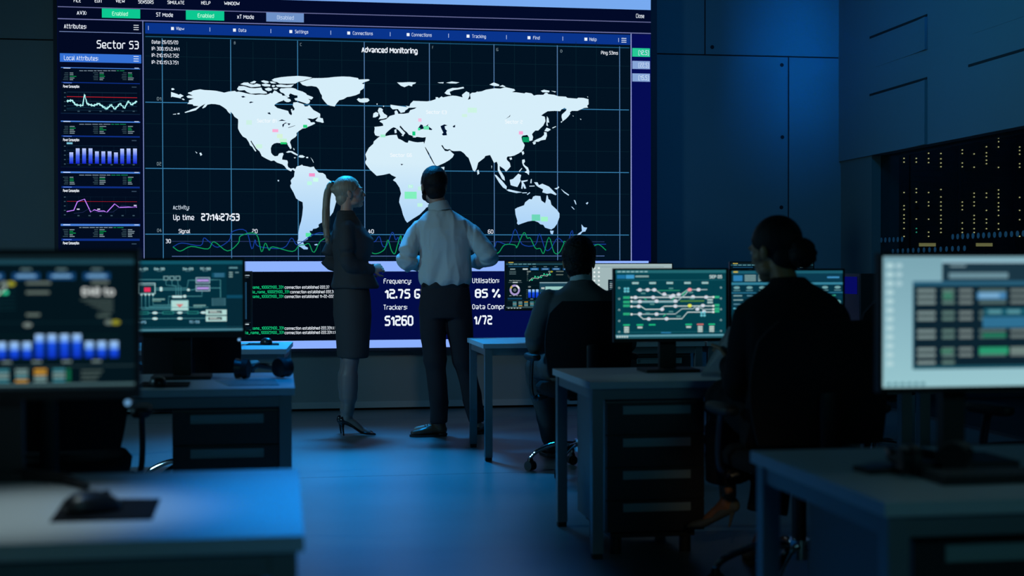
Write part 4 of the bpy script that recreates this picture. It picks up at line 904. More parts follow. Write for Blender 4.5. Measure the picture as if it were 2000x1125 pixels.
# ------------------------------------------------------------------ chairs
def make_chair(label):
    t = thing('office_chair', label, 'office chair', (0, 0, 0), 0, 'black office chairs')
    bm = bmesh.new(); loft(bm, [(0, .01, .44, .20, .20), (0, .01, .455, .245, .235), (0, .01, .49, .25, .24), (0, .01, .515, .23, .225), (0, .01, .522, .17, .17)], 36, 4)
    obj('seat', bm, M_FAB, t, 'all')
    bm = bmesh.new(); N, K = 14, 13; G = [[None] * N for _ in range(K)]; G2 = [[None] * N for _ in range(K)]
    for i in range(K):
        v = i / (K - 1); z = .56 + .43 * v; hw = .205 + .045 * math.sin(PI * min(1, .15 + v * .8)) - (.05 * max(0, v - .85) / .15) ; y0 = -.235 - .035 * v + .03 * math.sin(PI * v)
        for j in range(N):
            u = -1 + 2 * j / (N - 1); x = hw * u; y = y0 + .035 * u * u
            ed = .012 + .014 * (1 - u * u) * math.sin(PI * (.08 + .84 * v))
            G[i][j] = bm.verts.new((x, y + ed, z)); G2[i][j] = bm.verts.new((x, y - ed, z))
    for i in range(K - 1):
        for j in range(N - 1):
            bm.faces.new((G[i][j], G[i + 1][j], G[i + 1][j + 1], G[i][j + 1])); bm.faces.new((G2[i][j], G2[i][j + 1], G2[i + 1][j + 1], G2[i + 1][j]))
    for i in range(K - 1):
        for j in (0, N - 1): bm.faces.new((G[i][j], G2[i][j], G2[i + 1][j], G[i + 1][j]) if j == 0 else (G[i][j], G[i + 1][j], G2[i + 1][j], G2[i][j]))
    for j in range(N - 1):
        bm.faces.new((G[0][j], G[0][j + 1], G2[0][j + 1], G2[0][j])); bm.faces.new((G[-1][j], G2[-1][j], G2[-1][j + 1], G[-1][j + 1]))
    bmesh.ops.recalc_face_normals(bm, faces=bm.faces); obj('backrest', bm, M_FAB, t, True)
    bm = bmesh.new(); tube(bm, smooth_path([(0, .0, .43), (0, -.2, .42), (0, -.28, .47), (0, -.285, .62), (0, -.285, .74)], 5), [(.032, .012)] * 21, 10, (0, 1, 0)); obj('back_bracket', bm, M_CAP, t, True)
    for s in (-1, 1):
        bm = bmesh.new(); tube(bm, smooth_path([(s * .2, .04, .437), (s * .27, .05, .43), (s * .285, .06, .50), (s * .285, .04, .62), (s * .285, .02, .655)], 5), [(.022, .011)] * 21, 10, (1, 0, 0)); 
        ar = obj('armrest', bm, M_BLK, t, True)
        bm = bmesh.new(); loft(bm, [(s * .285, .02, .648, .03, .11), (s * .285, .02, .66, .038, .13), (s * .285, .02, .678, .036, .128), (s * .285, .02, .684, .025, .115)], 24, 3); obj('arm_pad', bm, M_BLKM, ar, 'all')
    bm = bmesh.new(); cyl(bm, (0, 0, .27), .026, .26, 20); cyl(bm, (0, 0, .36), .017, .14, 16); box(bm, -.09, .09, -.1, .1, .42, .445); obj('gas_lift', bm, M_BLK, t)
    bm = bmesh.new(); cyl(bm, (0, 0, .155), .042, .07, 24)
    for k in range(5):
        a = 2 * PI * k / 5 + .30; dx, dy = math.cos(a), math.sin(a)
        tube(bm, smooth_path([(dx * .03, dy * .03, .165), (dx * .15, dy * .15, .160), (dx * .26, dy * .26, .115), (dx * .30, dy * .30, .075)], 5), [(.019, .014)] * 12 + [(.014, .012)] * 4, 10)
    obj('star_base', bm, M_CHR, t, True)
    for k in range(5):
        a = 2 * PI * k / 5 + .30; bm = bmesh.new(); R_ = Matrix.Translation((math.cos(a) * .30, math.sin(a) * .30, .029)) @ Matrix.Rotation(a * 1.7 + .6, 4, 'Z')
        for s in (-.014, .014):
            bmesh.ops.create_cone(bm, cap_ends=True, segments=20, radius1=.028, radius2=.028, depth=.02, matrix=R_ @ Matrix.Translation((0, s, 0)) @ Matrix.Rotation(PI / 2, 4, 'X'))
        bmesh.ops.create_cone(bm, cap_ends=True, segments=14, radius1=.022, radius2=.014, depth=.03, matrix=R_ @ Matrix.Translation((0, 0, .03)))
        obj('castor', bm, M_BLK, t)
    return t
def base_at(px, d):
    p = at_depth(px, 600, d); return (p.x, p.y, 0)
chair0 = make_chair('black office chair in front of the second desk at left, behind the near dashboard monitor')
spots = [(112, 5.02, 0.05, None), (384, 7.45, -.08, 'black office chair under the circuit monitor, before the farthest left desk'),
         (1136, 8.18, 0.0, 'black office chair of the seated man in the grey jacket'), (1561, 5.14, .0, 'black office chair of the woman with the bun'),
         (1705, 8.25, .25, 'empty black office chair behind the seated woman\'s right shoulder'), (2074, 5.15, .1, 'black office chair at the right photo edge, only an armrest in view')]
for px, d, rz, lab in spots:
    c = chair0 if lab is None else copy_tree(chair0)
    c.location = base_at(px, d); c.rotation_euler = (0, 0, rz)
    if lab: c['label'] = lab

# ------------------------------------------------------------------ things on the desks
M_MAT = mat('black_mouse_mat_cloth', (.008, .009, .011), .9, spec=.1)
def mouse_mat(label, corners, z=DH):
    P4 = [at_z(x, y, z) for x, y in corners]; c = sum(P4, Vector()) / 4; bm = bmesh.new()
    lo = [bm.verts.new((p.x - c.x, p.y - c.y, 0)) for p in P4]; hi = [bm.verts.new((p.x - c.x, p.y - c.y, .003)) for p in P4]
    bm.faces.new(lo); bm.faces.new(list(reversed(hi)))
    for k in range(4): bm.faces.new((lo[k], hi[k], hi[(k + 1) % 4], lo[(k + 1) % 4]))
    bmesh.ops.recalc_face_normals(bm, faces=bm.faces)
    o = obj('mouse_mat', bm, M_MAT); o.location = (c.x, c.y, z); tag(o, label, 'mouse mat', 'mouse mats')
def mouse(label, px, py, z, rz=0.):
    p = at_z(px, py, z); t = thing('computer_mouse', label, 'computer mouse', (p.x, p.y, z), rz, 'computer mice')
    bm = bmesh.new(); loft(bm, [(0, 0, .0, .028, .052), (0, 0, .008, .032, .058), (0, -.004, .022, .030, .052), (0, -.008, .033, .024, .038), (0, -.010, .039, .013, .020)], 28, 2.4); obj('body', bm, M_BLK, t, 'all')
    bm = bmesh.new(); cyl(bm, (0, .028, .029), .009, .006, 16, 'x'); obj('scroll_wheel', bm, M_CAP, t)
mouse_mat('black mouse mat on the nearest left desk', ((97, 1021), (297, 1016), (313, 976.5), (127, 977.5)))
mouse('black mouse on the mat of the nearest left desk', 181, 1000, DH + .003, -.9)
mouse_mat('dark mouse mat on the desk below the circuit monitor', ((268, 757), (368, 756), (372, 747), (280, 747)))
mouse('black mouse on the desk below the circuit monitor', 308, 754, DH + .003, .2)
mouse_mat('thin dark mouse mat on the farthest left desk', ((480, 674.5), (545, 674.5), (545, 671), (486, 671)))
mouse('black mouse near the right end of the farthest left desk', 520, 672.3, DH + .003, .3)
def headphones(label, px, py, z, rz, s=1.0):
    p = at_z(px, py, z); t = thing('headphones', label, 'headphones', (p.x, p.y, z), rz, 'black headphones on the desks')
    bm = bmesh.new(); L = []
    for k in range(15):
        a = PI * k / 14; L.append((-.078 * s * math.cos(a), .035 * s + .105 * s * math.sin(a), .030 * s + .012 * math.sin(a)))
    tube(bm, L, [(.014 * s, .006 * s)] * 15, 10, (1, 0, .2)); obj('headband', bm, M_BLK, t, True)
    for sx in (-1, 1):
        bm = bmesh.new(); M_ = Matrix.Translation((sx * .078 * s, .0, .041 * s)) @ Matrix.Rotation(sx * .5, 4, 'Z')
        bmesh.ops.create_cone(bm, cap_ends=True, segments=28, radius1=.040 * s, radius2=.033 * s, depth=.026 * s, matrix=M_ @ Matrix.Rotation(-sx * PI / 2, 4, 'Y') @ Matrix.Translation((0, 0, -.014 * s)))
        tube(bm, [M_ @ Vector((0, .01, .0)), M_ @ Vector((0, .05 * s, -.008))], [.008 * s, .007 * s], 8); cup = obj('ear_cup', bm, M_BLK, t, True)
        bm = bmesh.new()
        bmesh.ops.create_cone(bm, cap_ends=True, segments=28, radius1=.041 * s, radius2=.037 * s, depth=.022 * s, matrix=M_ @ Matrix.Rotation(-sx * PI / 2, 4, 'Y') @ Matrix.Translation((0, 0, .012 * s)))
        obj('ear_pad', bm, M_CAP, cup, True)
headphones('black headphones lying on papers at the right end of the second left desk', 513, 739, DH + .003, .25, 1.05)
headphones('black headphones in front of the near right monitor', 1822, 925, DH, .3, .85)
def sheet(name, label, cat, corners, z, m, th=.0015):
    P4 = [at_z(x, y, z) for x, y in corners]; c = sum(P4, Vector()) / 4; bm = bmesh.new()
    lo = [bm.verts.new((p.x - c.x, p.y - c.y, 0)) for p in P4]; hi = [bm.verts.new((p.x - c.x, p.y - c.y, th)) for p in P4]
    bm.faces.new(lo); bm.faces.new(list(reversed(hi)))
    for k in range(4): bm.faces.new((lo[k], hi[k], hi[(k + 1) % 4], lo[(k + 1) % 4]))
    bmesh.ops.recalc_face_normals(bm, faces=bm.faces); o = obj(name, bm, m); o.location = (c.x, c.y, z); return tag(o, label, cat)
sheet('paper', 'sheets of paper under the headphones on the second left desk', 'paper', ((420, 744), (446, 754), (545, 753), (536, 741)), DH, mat('printed_paper', (.30, .33, .34), .7, noise_amt=.5, noise_scale=25), .003)
sheet('sticky_note_pad', 'small green sticky note pad beside the near right monitor stand', 'sticky notes', ((1871, 897), (1908, 896), (1905, 886), (1872, 886.5)), DH, mat('green_note_paper', (.09, .30, .06), .7), .008)
# keyboards
def keyboard(label, px, py, z, w=.40, dp=.13, rz=0.):
    p = at_z(px, py, z); t = thing('keyboard', label, 'keyboard', (p.x, p.y, z), rz)
    bm = bmesh.new(); box(bm, -w / 2, w / 2, -dp / 2, dp / 2, 0, .012); obj('body', bm, M_BLKM, t, bevel=.003)
    bm = bmesh.new()
    for r_ in range(5):
        for k in range(int(w / .02)): box(bm, -w / 2 + .008 + k * .0195, -w / 2 + .024 + k * .0195, -dp / 2 + .01 + r_ * .0225, -dp / 2 + .029 + r_ * .0225, .012, .018)
    tag(obj('keys', bm, M_CAP, t), kind='stuff')
keyboard('black keyboard below the near right monitor, cut by the photo edge', 1985, 935, DH, .40)
t = thing('smartphone', 'dark smartphone left of the headphones on the nearest right desk', 'phone', at_z(1732, 921, DH), .12)
bm = bmesh.new(); box(bm, -.065, .055, -.036, .036, 0, .012); obj('body', bm, M_BLKM, t, bevel=.004)
bm = bmesh.new(); box(bm, -.06, .05, -.032, .032, .012, .0128); obj('screen', bm, M_BLK, t)
# computer tower on the desk behind the seated woman
p = at_depth(1692, 560, 8.95)
t = thing('computer_tower', 'black computer tower with a blue lit side on the back right desk', 'computer', (p.x + .05, p.y, DH), 0)
bm = bmesh.new(); box(bm, -.09, .09, .012, .40, .012, .42); obj('case', bm, M_BLK, t, bevel=.004)
bm = bmesh.new(); box(bm, -.088, .088, -.004, .012, .014, .418); fp = obj('front_panel', bm, M_BLKM, t, bevel=.003)
bm = bmesh.new(); cyl(bm, (.06, -.006, .36), .007, .006, 14, 'y'); obj('power_button', bm, emis('violet_power_light', rgb(190, 150, 255), 1.0, 'NONE'), fp)
bm = bmesh.new(); box(bm, -.0945, -.09, .05, .37, .29, .40); obj('side_window', bm, emis('blue_case_light', rgb(6, 10, 92), 1.0, 'NONE'), t)
bm = bmesh.new()
for x in (-.07, .05):
    for y in (.03, .34): box(bm, x, x + .02, y, y + .03, 0, .014)
obj('feet', bm, M_CAP, t)

# ------------------------------------------------------------------ people
M_SKINW = mat('fair_skin', (.50, .28, .20), .5, noise_amt=.06, noise_scale=20)
M_SKINM = mat('light_skin', (.36, .22, .165), .5, noise_amt=.06, noise_scale=20)
M_SKINT = mat('tan_skin', (.36, .17, .075), .5, noise_amt=.06, noise_scale=20)
M_HOSE = mat('sheer_grey_hosiery', (.17, .15, .15), .5)
M_BLOND = mat('blond_hair', (.30, .24, .17), .45, noise_amt=.35, noise_scale=1.0, stretch=(90, 90, 6), bump=.35, bump_scale=1.2)
M_DKHAIR = mat('dark_brown_hair', (.010, .008, .008), .62, spec=.2, noise_amt=.3, noise_scale=70, bump=.25, bump_scale=160)
M_BKHAIR = mat('black_hair', (.007, .006, .006), .6, spec=.22, noise_amt=.3, noise_scale=60, bump=.35, bump_scale=160)
M_SHIRT = mat('white_cotton_shirt', (.46, .56, .57), .8, spec=.25, bump=.10, bump_scale=300)
M_SUITW = mat('charcoal_suit_wool', (.040, .046, .050), .85, spec=.25, bump=.25, bump_scale=500)
M_TROU = mat('navy_trousers_wool', (.018, .022, .030), .85, spec=.25, bump=.2, bump_scale=500)
M_JACK = mat('grey_wool_jacket', (.095, .105, .108), .88, spec=.2, bump=.3, bump_scale=450)
M_BLZ = mat('black_blazer_wool', (.010, .011, .013), .9, spec=.2, bump=.2, bump_scale=450)
M_BSHOE = mat('brown_leather', (.075, .042, .026), .35, noise_amt=.2)
M_KSHOE = mat('black_patent_leather', (.006, .006, .007), .2)
M_GSHOE = mat('grey_green_suede', (.14, .16, .14), .7)
M_SOLE = mat('pale_shoe_sole', (.34, .33, .30), .6)
M_BELT = mat('black_belt_leather', (.008, .008, .009), .4)
M_EYE = mat('eye_white', (.55, .55, .52), .2)
M_IRIS = mat('dark_iris', (.02, .015, .012), .15)
M_LIP = mat('lip_skin', (.30, .10, .09), .45)

def head_frame(c, yaw, pitch=0., roll=0., s=1.0):
    """local +y is where the face looks; yaw 0 looks along +y, positive turns left"""
    return Matrix.Translation(Vector(c)) @ Matrix.Rotation(yaw, 4, 'Z') @ Matrix.Rotation(pitch, 4, 'X') @ Matrix.Rotation(roll, 4, 'Y') @ Matrix.Scale(s, 4)
def head_shape(bm, M, fem=False):
    ell(bm, (0, -.016, .035), (.073, .092, .084), M); ell(bm, (0, .022, .010), (.066, .068, .075), M)
    ell(bm, (0, .030, -.045), (.055, .056, .062), M); ell(bm, (0, .058, -.088), (.026 if fem else .031, .026, .022), M)
    for s in (-1, 1):
        ell(bm, (s * .040, .040, -.020), (.024, .034, .024), M); ell(bm, (s * .042, .018, -.068), (.018, .034, .022), M)
        ell(bm, (s * .031, .078, .020), (.022, .014, .009), M)      # brow
        ell(bm, (s * .074, -.010, -.012), (.009, .017, .028), M); ell(bm, (s * .079, -.015, -.004), (.006, .014, .020), M)   # ears
    tube(bm, [M @ Vector(p) for p in ((0, .080, .016), (0, .094, -.006), (0, .106, -.027), (0, .096, -.036))], [.008, .009, .0115, .010], 10, (1, 0, 0))
    for s in (-1, 1): ell(bm, (s * .011, .092, -.032), (.008, .011, .008), M)
    ell(bm, (0, .083, -.056), (.021, .011, .006), M); ell(bm, (0, .082, -.067), (.018, .011, .007), M)
def hair_cap(M, line, th=.007, voxel=.0045, extra=None):
    """close hair: a shell over the skull, cut along the hairline (height -> how far forward it reaches)"""
    bm = bmesh.new()
    ell(bm, (0, -.016, .035), (.073 + th, .092 + th, .084 + th), M); ell(bm, (0, .022, .012), (.066 + th, .068 + th, .075 + th), M)
    ell(bm, (0, -.050, -.030), (.054 + th, .046 + th, .050 + th), M)
    if extra: extra(bm)
    b = remeshed(bm, voxel, 6); inv = M.inverted(); dead = []
    for f in b.faces:
        c = inv @ f.calc_center_median(); z = c.z
        for (z0, y0), (z1, y1) in zip(line, line[1:]):
            if z1 <= z <= z0: lim = y0 + (y1 - y0) * (z0 - z) / (z0 - z1); break
        else: lim = line[0][1] if z > line[0][0] else -9
        if c.y > lim: dead.append(f)
    bmesh.ops.delete(b, geom=dead, context='FACES')
    edge = [v for v in b.verts if v.is_boundary]
    for _ in range(6): bmesh.ops.smooth_vert(b, verts=edge, factor=.5, use_axis_x=True, use_axis_y=True, use_axis_z=True)
    b.normal_update(); bmesh.ops.solidify(b, geom=list(b.faces), thickness=th * .95); b.normal_update()
    return b
LINE_PULLED = [(.105, .080), (.085, .082), (.055, .066), (.028, .048), (.008, .030), (-.005, .004), (-.030, -.016), (-.060, -.040), (-.085, -.075)]
LINE_SHORT = [(.115, .085), (.085, .080), (.055, .070), (.030, .052), (.010, .040), (-.004, .014), (-.020, -.012), (-.050, -.028), (-.085, -.048), (-.092, -.075)]
def face_parts(M, parent, lips=True):
    for s in (-1, 1):
        bm = bmesh.new(); ell(bm, (s * .031, .076, .002), (.0125, .0105, .0088), M); e = obj('eye', bm, M_EYE, parent, 'all')
        bm = bmesh.new(); ell(bm, (s * .031, .0835, .002), (.0058, .004, .0058), M, 12, 8); obj('iris', bm, M_IRIS, e, 'all')
        bm = bmesh.new(); tube(bm, [M @ Vector((s * x, y, z)) for x, y, z in ((.014, .091, .019), (.030, .0915, .024), (.047, .082, .019))], [.0035, .004, .002], 8, (1, 0, 0)); obj('eyebrow', bm, M_DKHAIR, parent, 'all')
    bm = bmesh.new(); ell(bm, (0, .0855, -.057), (.019, .010, .0048), M); ell(bm, (0, .0845, -.066), (.017, .010, .0058), M); obj('lips', bm, M_LIP, parent, 'all')
def hand(bm, wrist, tip, up, s=1., curl=.6, side=1):
    """palm from wrist towards tip; five fingers that curl towards -up; side: which side the thumb is on"""
    w = Vector(wrist); f = (Vector(tip) - w).normalized(); u = Vector(up); u = (u - f * u.dot(f)).normalized(); r = f.cross(u) * side
    tube(bm, [w - f * .02, w + f * .03 * s, w + f * .085 * s], [(.024, .017), (.034 * s, .015 * s), (.040 * s, .013 * s)], 14, u)
    for k, (o, L) in enumerate(((-.030, .060), (-.010, .074), (.011, .078), (.031, .068))):
        b = w + f * .085 * s + r * o * s; P_ = [b - f * .012]; a = 0.; p = b
        for j, fr in enumerate((.45, .32, .23)):
            a += curl * (.55 if j == 0 else .9); p = p + (f * math.cos(a) - u * math.sin(a)) * L * fr * s; P_.append(p.copy())
        tube(bm, P_, [.0092 * s, .0088 * s, .0082 * s, .0072 * s], 10, u)
    b = w + f * .025 * s + r * .030 * s
    tube(bm, [b, b + (f * .6 + r * .55 - u * .35) * .045 * s, b + (f * 1.0 + r * .35 - u * .6) * .078 * s], [.013 * s, .0105 * s, .0085 * s], 10, u)
def shoe(bm_u, bm_s, heel, toe, w=.048, hgt=.085, ank=None):
    h, t = Vector(heel), Vector(toe); d = t - h; L = d.length; d.normalize(); z = Vector((0, 0, 1)); P = lambda k, y: h + d * L * k + z * y
    tube(bm_u, [P(.10, .045), P(.28, .048), P(.50, .042), P(.72, .033), P(.92, .026)], [(.036, .036), (.038, .038), (.043, .034), (w, .028), (.034, .020)], 18, z)
    tube(bm_u, [P(.14, .05), P(.22, hgt + .03)], [(.038, .042), (.040, .046)], 18, d)
    tube(bm_u, [P(.25, .07), P(.55, .058)], [(.034, .03), (.03, .02)], 14, z)
    n = 20; out = []
    for sgn in (1, -1):
        for k in range(n + 1):
            q_ = k / n if sgn > 0 else 1 - k / n; ww = (.036 + .018 * math.sin(PI * min(1, q_ * 1.15 - .1))) * (1 if q_ < .85 else math.sqrt(max(.02, 1 - ((q_ - .85) / .15) ** 2 * .9))) * (1 if q_ > .06 else .75)
            out.append(P(-.02 + 1.04 * q_, 0) + d.cross(z) * ww * sgn * (w / .048))
    lo = [bm_s.verts.new((p.x, p.y, p.z + .001)) for p in out]; hi = [bm_s.verts.new((p.x, p.y, p.z + .016)) for p in out]
    bm_s.faces.new(lo); bm_s.faces.new(list(reversed(hi)))
    for k in range(len(lo)): bm_s.faces.new((lo[k], hi[k], hi[(k + 1) % len(lo)], lo[(k + 1) % len(lo)]))
    tube(bm_s, [P(.10, .006), P(.10, .022)], [(.034, .036)] * 2, 16, d, dome=False)
    bmesh.ops.recalc_face_normals(bm_s, faces=bm_s.faces)
def person(label, px, d):
    p = at_depth(px, 600, d)
    return thing('person', label, 'person', (p.x, p.y, 0), -YAW, 'people in the control room')

# --- the standing man in the white shirt (seen from behind, looking left towards the map)
man = person('standing man seen from behind in a white shirt, dark trousers and brown shoes', 870, 9.95)
HM = head_frame((-.083, .035, 1.752), math.radians(20), math.radians(4), 0, 1.12)
bm = bmesh.new(); head_shape(bm, HM)
tube(bm, [(-.035, .0, 1.56), (-.055, .01, 1.64), (-.075, .025, 1.72)], [(.060, .062), (.056, .058), (.058, .062)], 18, (0, 1, 0))
loft(bm, [(0, 0, .90, .15, .10), (0, 0, 1.05, .145, .095), (0, 0, 1.25, .145, .10), (-.01, 0, 1.42, .17, .095), (-.03, 0, 1.53, .10, .07), (-.035, 0, 1.57, .06, .06)])
for a, r in ((((-.195, 0, 1.47), (-.262, -.045, 1.245), (-.15, .17, 1.215)), (.042, .036, .026)), (((.15, 0, 1.47), (.295, -.03, 1.265), (.17, .20, 1.225)), (.042, .036, .026)), (((-.08, 0, .92), (-.062, .02, .47), (-.045, 0, .10)), (.07, .052, .036)), (((.08, 0, .92), (.14, .04, .48), (.215, .09, .10)), (.07, .052, .036))):
    tube(bm, a, list(r), 14)
tube(bm, [(-.05, .0, .07), (-.2, -.02, .045)], [.03, .025]); tube(bm, [(.22, .09, .07), (.25, .2, .045)], [.03, .025])
hand(bm, (-.15, .17, 1.215), (-.02, .24, 1.21), (0, .6, .8), 1., .7, -1); hand(bm, (.17, .20, 1.225), (.03, .245, 1.24), (0, .6, .8), 1., .7, 1)
obj('body', remeshed(bm, .0055, 3), M_SKINM, man, 'all'); face_parts(HM, man)
b = hair_cap(HM, LINE_SHORT, .009); wrinkle(b, .0012, (26, 26, 30)); obj('hair', b, M_DKHAIR, man, 'all')
bm = bmesh.new(); ell(bm, (0, .060, -.082), (.037, .036, .030), HM)
for s in (-1, 1): ell(bm, (s * .047, .024, -.066), (.018, .038, .028), HM); ell(bm, (s * .066, .004, -.03), (.009, .016, .03), HM)
obj('beard', remeshed(bm, .006, 3), M_DKHAIR, man, 'all')
bm = bmesh.new()
loft(bm, [(0, 0, 1.055, .155, .108), (0, 0, 1.075, .170, .122), (.0, 0, 1.10, .178, .130), (.0, 0, 1.15, .175, .126), (.0, 0, 1.25, .170, .120), (-.005, 0, 1.36, .180, .124), (-.012, 0, 1.45, .192, .115), (-.02, .0, 1.505, .175, .096), (-.028, 0, 1.545, .125, .082), (-.035, .0, 1.575, .085, .074)], 36)
tube(bm, smooth_path([(-.155, 0, 1.455), (-.226, -.02, 1.36), (-.268, -.045, 1.25), (-.245, .03, 1.215), (-.165, .155, 1.215)], 3), [(.066, .07), (.068, .07), (.066, .068), (.064, .066), (.063, .064), (.064, .062), (.066, .064), (.066, .064), (.062, .06), (.057, .055), (.052, .05), (.046, .045), (.040, .040)], 18)
tube(bm, smooth_path([(.118, 0, 1.455), (.206, -.015, 1.38), (.300, -.03, 1.27), (.275, .045, 1.235), (.185, .185, 1.225)], 3), [(.066, .07), (.068, .07), (.066, .068), (.064, .066), (.063, .064), (.064, .062), (.066, .064), (.066, .064), (.062, .06), (.057, .055), (.052, .05), (.046, .045), (.040, .040)], 18)
b = remeshed(bm, .007, 9)
wrinkle(b, .0085, (9, 9, 3.0), 3., lambda c: .6 + 1.0 * max(0, 1 - abs(c.z - 1.14) / .16) + .7 * (abs(c.x) > .2)); wrinkle(b, .0025, (18, 18, 9), 8.)
obj('shirt', b, M_SHIRT, man, 'all')
bm = bmesh.new(); tube(bm, [(-.036, .002, 1.565), (-.045, .006, 1.60), (-.053, .010, 1.635)], [(.086, .078), (.076, .072), (.070, .068)], 24, (0, 1, 0), dome=False)
b = remeshed(bm, .006, 2); obj('collar', b, M_SHIRT, man, 'all')
bm = bmesh.new(); loft(bm, [(0, 0, 1.035, .166, .114), (0, 0, 1.045, .170, .118), (0, 0, 1.085, .172, .119), (0, 0, 1.09, .166, .112)], 36); obj('belt', bm, M_BELT, man, True)
bm = bmesh.new()
loft(bm, [(0, 0, 1.05, .166, .114), (0, 0, .98, .176, .124), (0, .0, .90, .182, .130), (.002, 0, .83, .178, .122)], 36)
tube(bm, smooth_path([(-.090, 0, .90), (-.086, .005, .70), (-.068, .015, .47), (-.052, .005, .26), (-.048, -.002, .095)], 4), [(.096, .112)] + [(.092, .105)] * 3 + [(.088, .098)] + [(.082, .088)] * 3 + [(.068, .072)] + [(.066, .070)] * 4 + [(.062, .068)] * 3 + [(.060, .070)], 22, (0, 1, 0), dome=False)
tube(bm, smooth_path([(.090, 0, .90), (.105, .015, .70), (.140, .04, .47), (.185, .07, .26), (.215, .09, .095)], 4), [(.096, .112)] + [(.092, .105)] * 3 + [(.088, .098)] + [(.082, .088)] * 3 + [(.068, .072)] + [(.066, .070)] * 4 + [(.062, .068)] * 3 + [(.060, .070)], 22, (0, 1, 0), dome=False)
b = remeshed(bm, .008, 4); wrinkle(b, .006, (6, 6, 5), 1., lambda c: .3 + (1.2 if c.z < .25 else .6 if c.z < .55 else .3)); obj('trousers', b, M_TROU, man, 'all')
for h, t in (((.0, -.005, 0), (-.245, -.045, 0)), ((.195, .07, 0), (.275, .31, 0))):
    bu, bs = bmesh.new(), bmesh.new(); shoe(bu, bs, h, t); sh = obj('shoe', remeshed(bu, .005, 4), M_BSHOE, man, 'all'); obj('sole', bs, M_CAP, sh)
    bm = bmesh.new(); H_, T_ = Vector(h), Vector(t)
    for k in range(4):
        c = H_.lerp(T_, .38 + .07 * k) + Vector((0, 0, .098 - .007 * k)); s = (T_ - H_).normalized().cross(Vector((0, 0, 1))) * .018
        tube(bm, [c - s, c + Vector((0, 0, .003)), c + s], [.0028] * 3, 6)
    obj('laces', bm, M_CAP, sh)

# --- the standing woman in the grey suit with the pony tail
wom = person('standing woman in a charcoal skirt suit with a long blond ponytail, facing right', 695, 10.05)
PH = math.radians(22); AX = PH + PI / 2
HW = head_frame((-.046, .02, 1.708), math.radians(-74), math.radians(9), 0, 1.01)
bm = bmesh.new(); head_shape(bm, HW, True)
tube(bm, [(-.070, .0, 1.53), (-.062, .005, 1.60), (-.055, .012, 1.67)], [(.046, .05), (.043, .047), (.046, .055)], 18, (0, 1, 0))
loft(bm, [(-.03, 0, .92, .13, .10, AX), (-.03, 0, 1.2, .105, .085, AX), (-.04, 0, 1.40, .135, .09, AX), (-.06, 0, 1.52, .09, .06, AX)])
for a, r in ((((-.045, -.155, 1.47), (-.035, -.165, 1.215), (.115, -.075, 1.165)), (.036, .03, .022)), (((-.105, .15, 1.47), (-.205, .13, 1.235), (.06, .13, 1.16)), (.036, .03, .022))): tube(bm, a, list(r), 14)
hand(bm, (.115, -.075, 1.165), (.20, .0, 1.19), (.3, -.8, .5), .92, .75, 1); hand(bm, (.06, .13, 1.16), (.17, .06, 1.19), (.3, .8, .4), .92, .7, -1)
obj('body', remeshed(bm, .0052, 3), M_SKINW, wom, 'all'); face_parts(HW, wom)
bm = bmesh.new()
for o_, x in ((-.075, .0), (.06, -.035)):
    tube(bm, smooth_path([(x - .02, o_, .60), (x - .030, o_, .50), (x - .040, o_, .40), (x - .040, o_, .26), (x - .050, o_, .145), (x - .055, o_, .11)], 4), [(.055, .058)] * 4 + [(.050, .054)] * 3 + [(.054, .062)] * 4 + [(.050, .056)] * 2 + [(.040, .042)] * 3 + [(.031, .034)] * 3 + [(.030, .036)] * 2, 18, (1, 0, 0))
    tube(bm, [(x - .055, o_, .115), (x + .0, o_, .085), (x + .055, o_, .040), (x + .10, o_, .026)], [(.028, .030), (.027, .024), (.030, .017), (.026, .012)], 14, (0, 0, 1))
b = remeshed(bm, .006, 3); obj('stockings', b, M_HOSE, wom, 'all', label='sheer grey stockings')
for o_, x in ((-.075, .0), (.06, -.035)):
    bm = bmesh.new()
    tube(bm, [(x - .088, o_, .105), (x - .06, o_, .10), (x - .01, o_, .065), (x + .045, o_, .026), (x + .085, o_, .020), (x + .125, o_, .014), (x + .142, o_, .010)], [(.024, .034), (.030, .024), (.028, .012), (.036, .012), (.036, .014), (.026, .010), (.010, .007)], 18, (0, 0, 1))
    sh = obj('shoe', remeshed(bm, .0045, 3), M_KSHOE, wom, 'all')
    bm = bmesh.new(); tube(bm, [(x - .088, o_, .095), (x - .086, o_, .05), (x - .080, o_, .001)], [.015, .0075, .005], 12, (1, 0, 0), dome=False); obj('heel', bm, M_KSHOE, sh, True)
bm = bmesh.new(); loft(bm, [(-.025, 0, .545, .150, .098, AX), (-.022, 0, .56, .155, .102, AX), (-.022, 0, .70, .165, .112, AX), (-.025, 0, .85, .178, .125, AX), (-.027, 0, .95, .175, .124, AX), (-.03, 0, 1.10, .14, .105, AX)], 36)
b = remeshed(bm, .008, 3); wrinkle(b, .003, (5, 5, 5), 2.); obj('skirt', b, M_SUITW, wom, 'all')
bm = bmesh.new()
loft(bm, [(-.004, .0, 1.035, .172, .158, AX), (-.006, .0, 1.05, .176, .163, AX), (-.014, .0, 1.13, .158, .138, AX), (-.032, 0, 1.22, .142, .112, AX), (-.020, .0, 1.31, .160, .138, AX), (-.022, 0, 1.38, .168, .140, AX), (-.050, 0, 1.46, .162, .100, AX), (-.062, 0, 1.515, .130, .080, AX), (-.068, .0, 1.555, .075, .066, AX), (-.068, .0, 1.580, .060, .060, AX)], 36)
tube(bm, smooth_path([(-.045, -.138, 1.462), (-.040, -.168, 1.35), (-.035, -.172, 1.22), (.03, -.135, 1.185), (.105, -.083, 1.167)], 3), [(.054, .058)] * 3 + [(.054, .056)] * 3 + [(.053, .054)] * 3 + [(.046, .046)] * 2 + [(.040, .040)] * 2, 18)
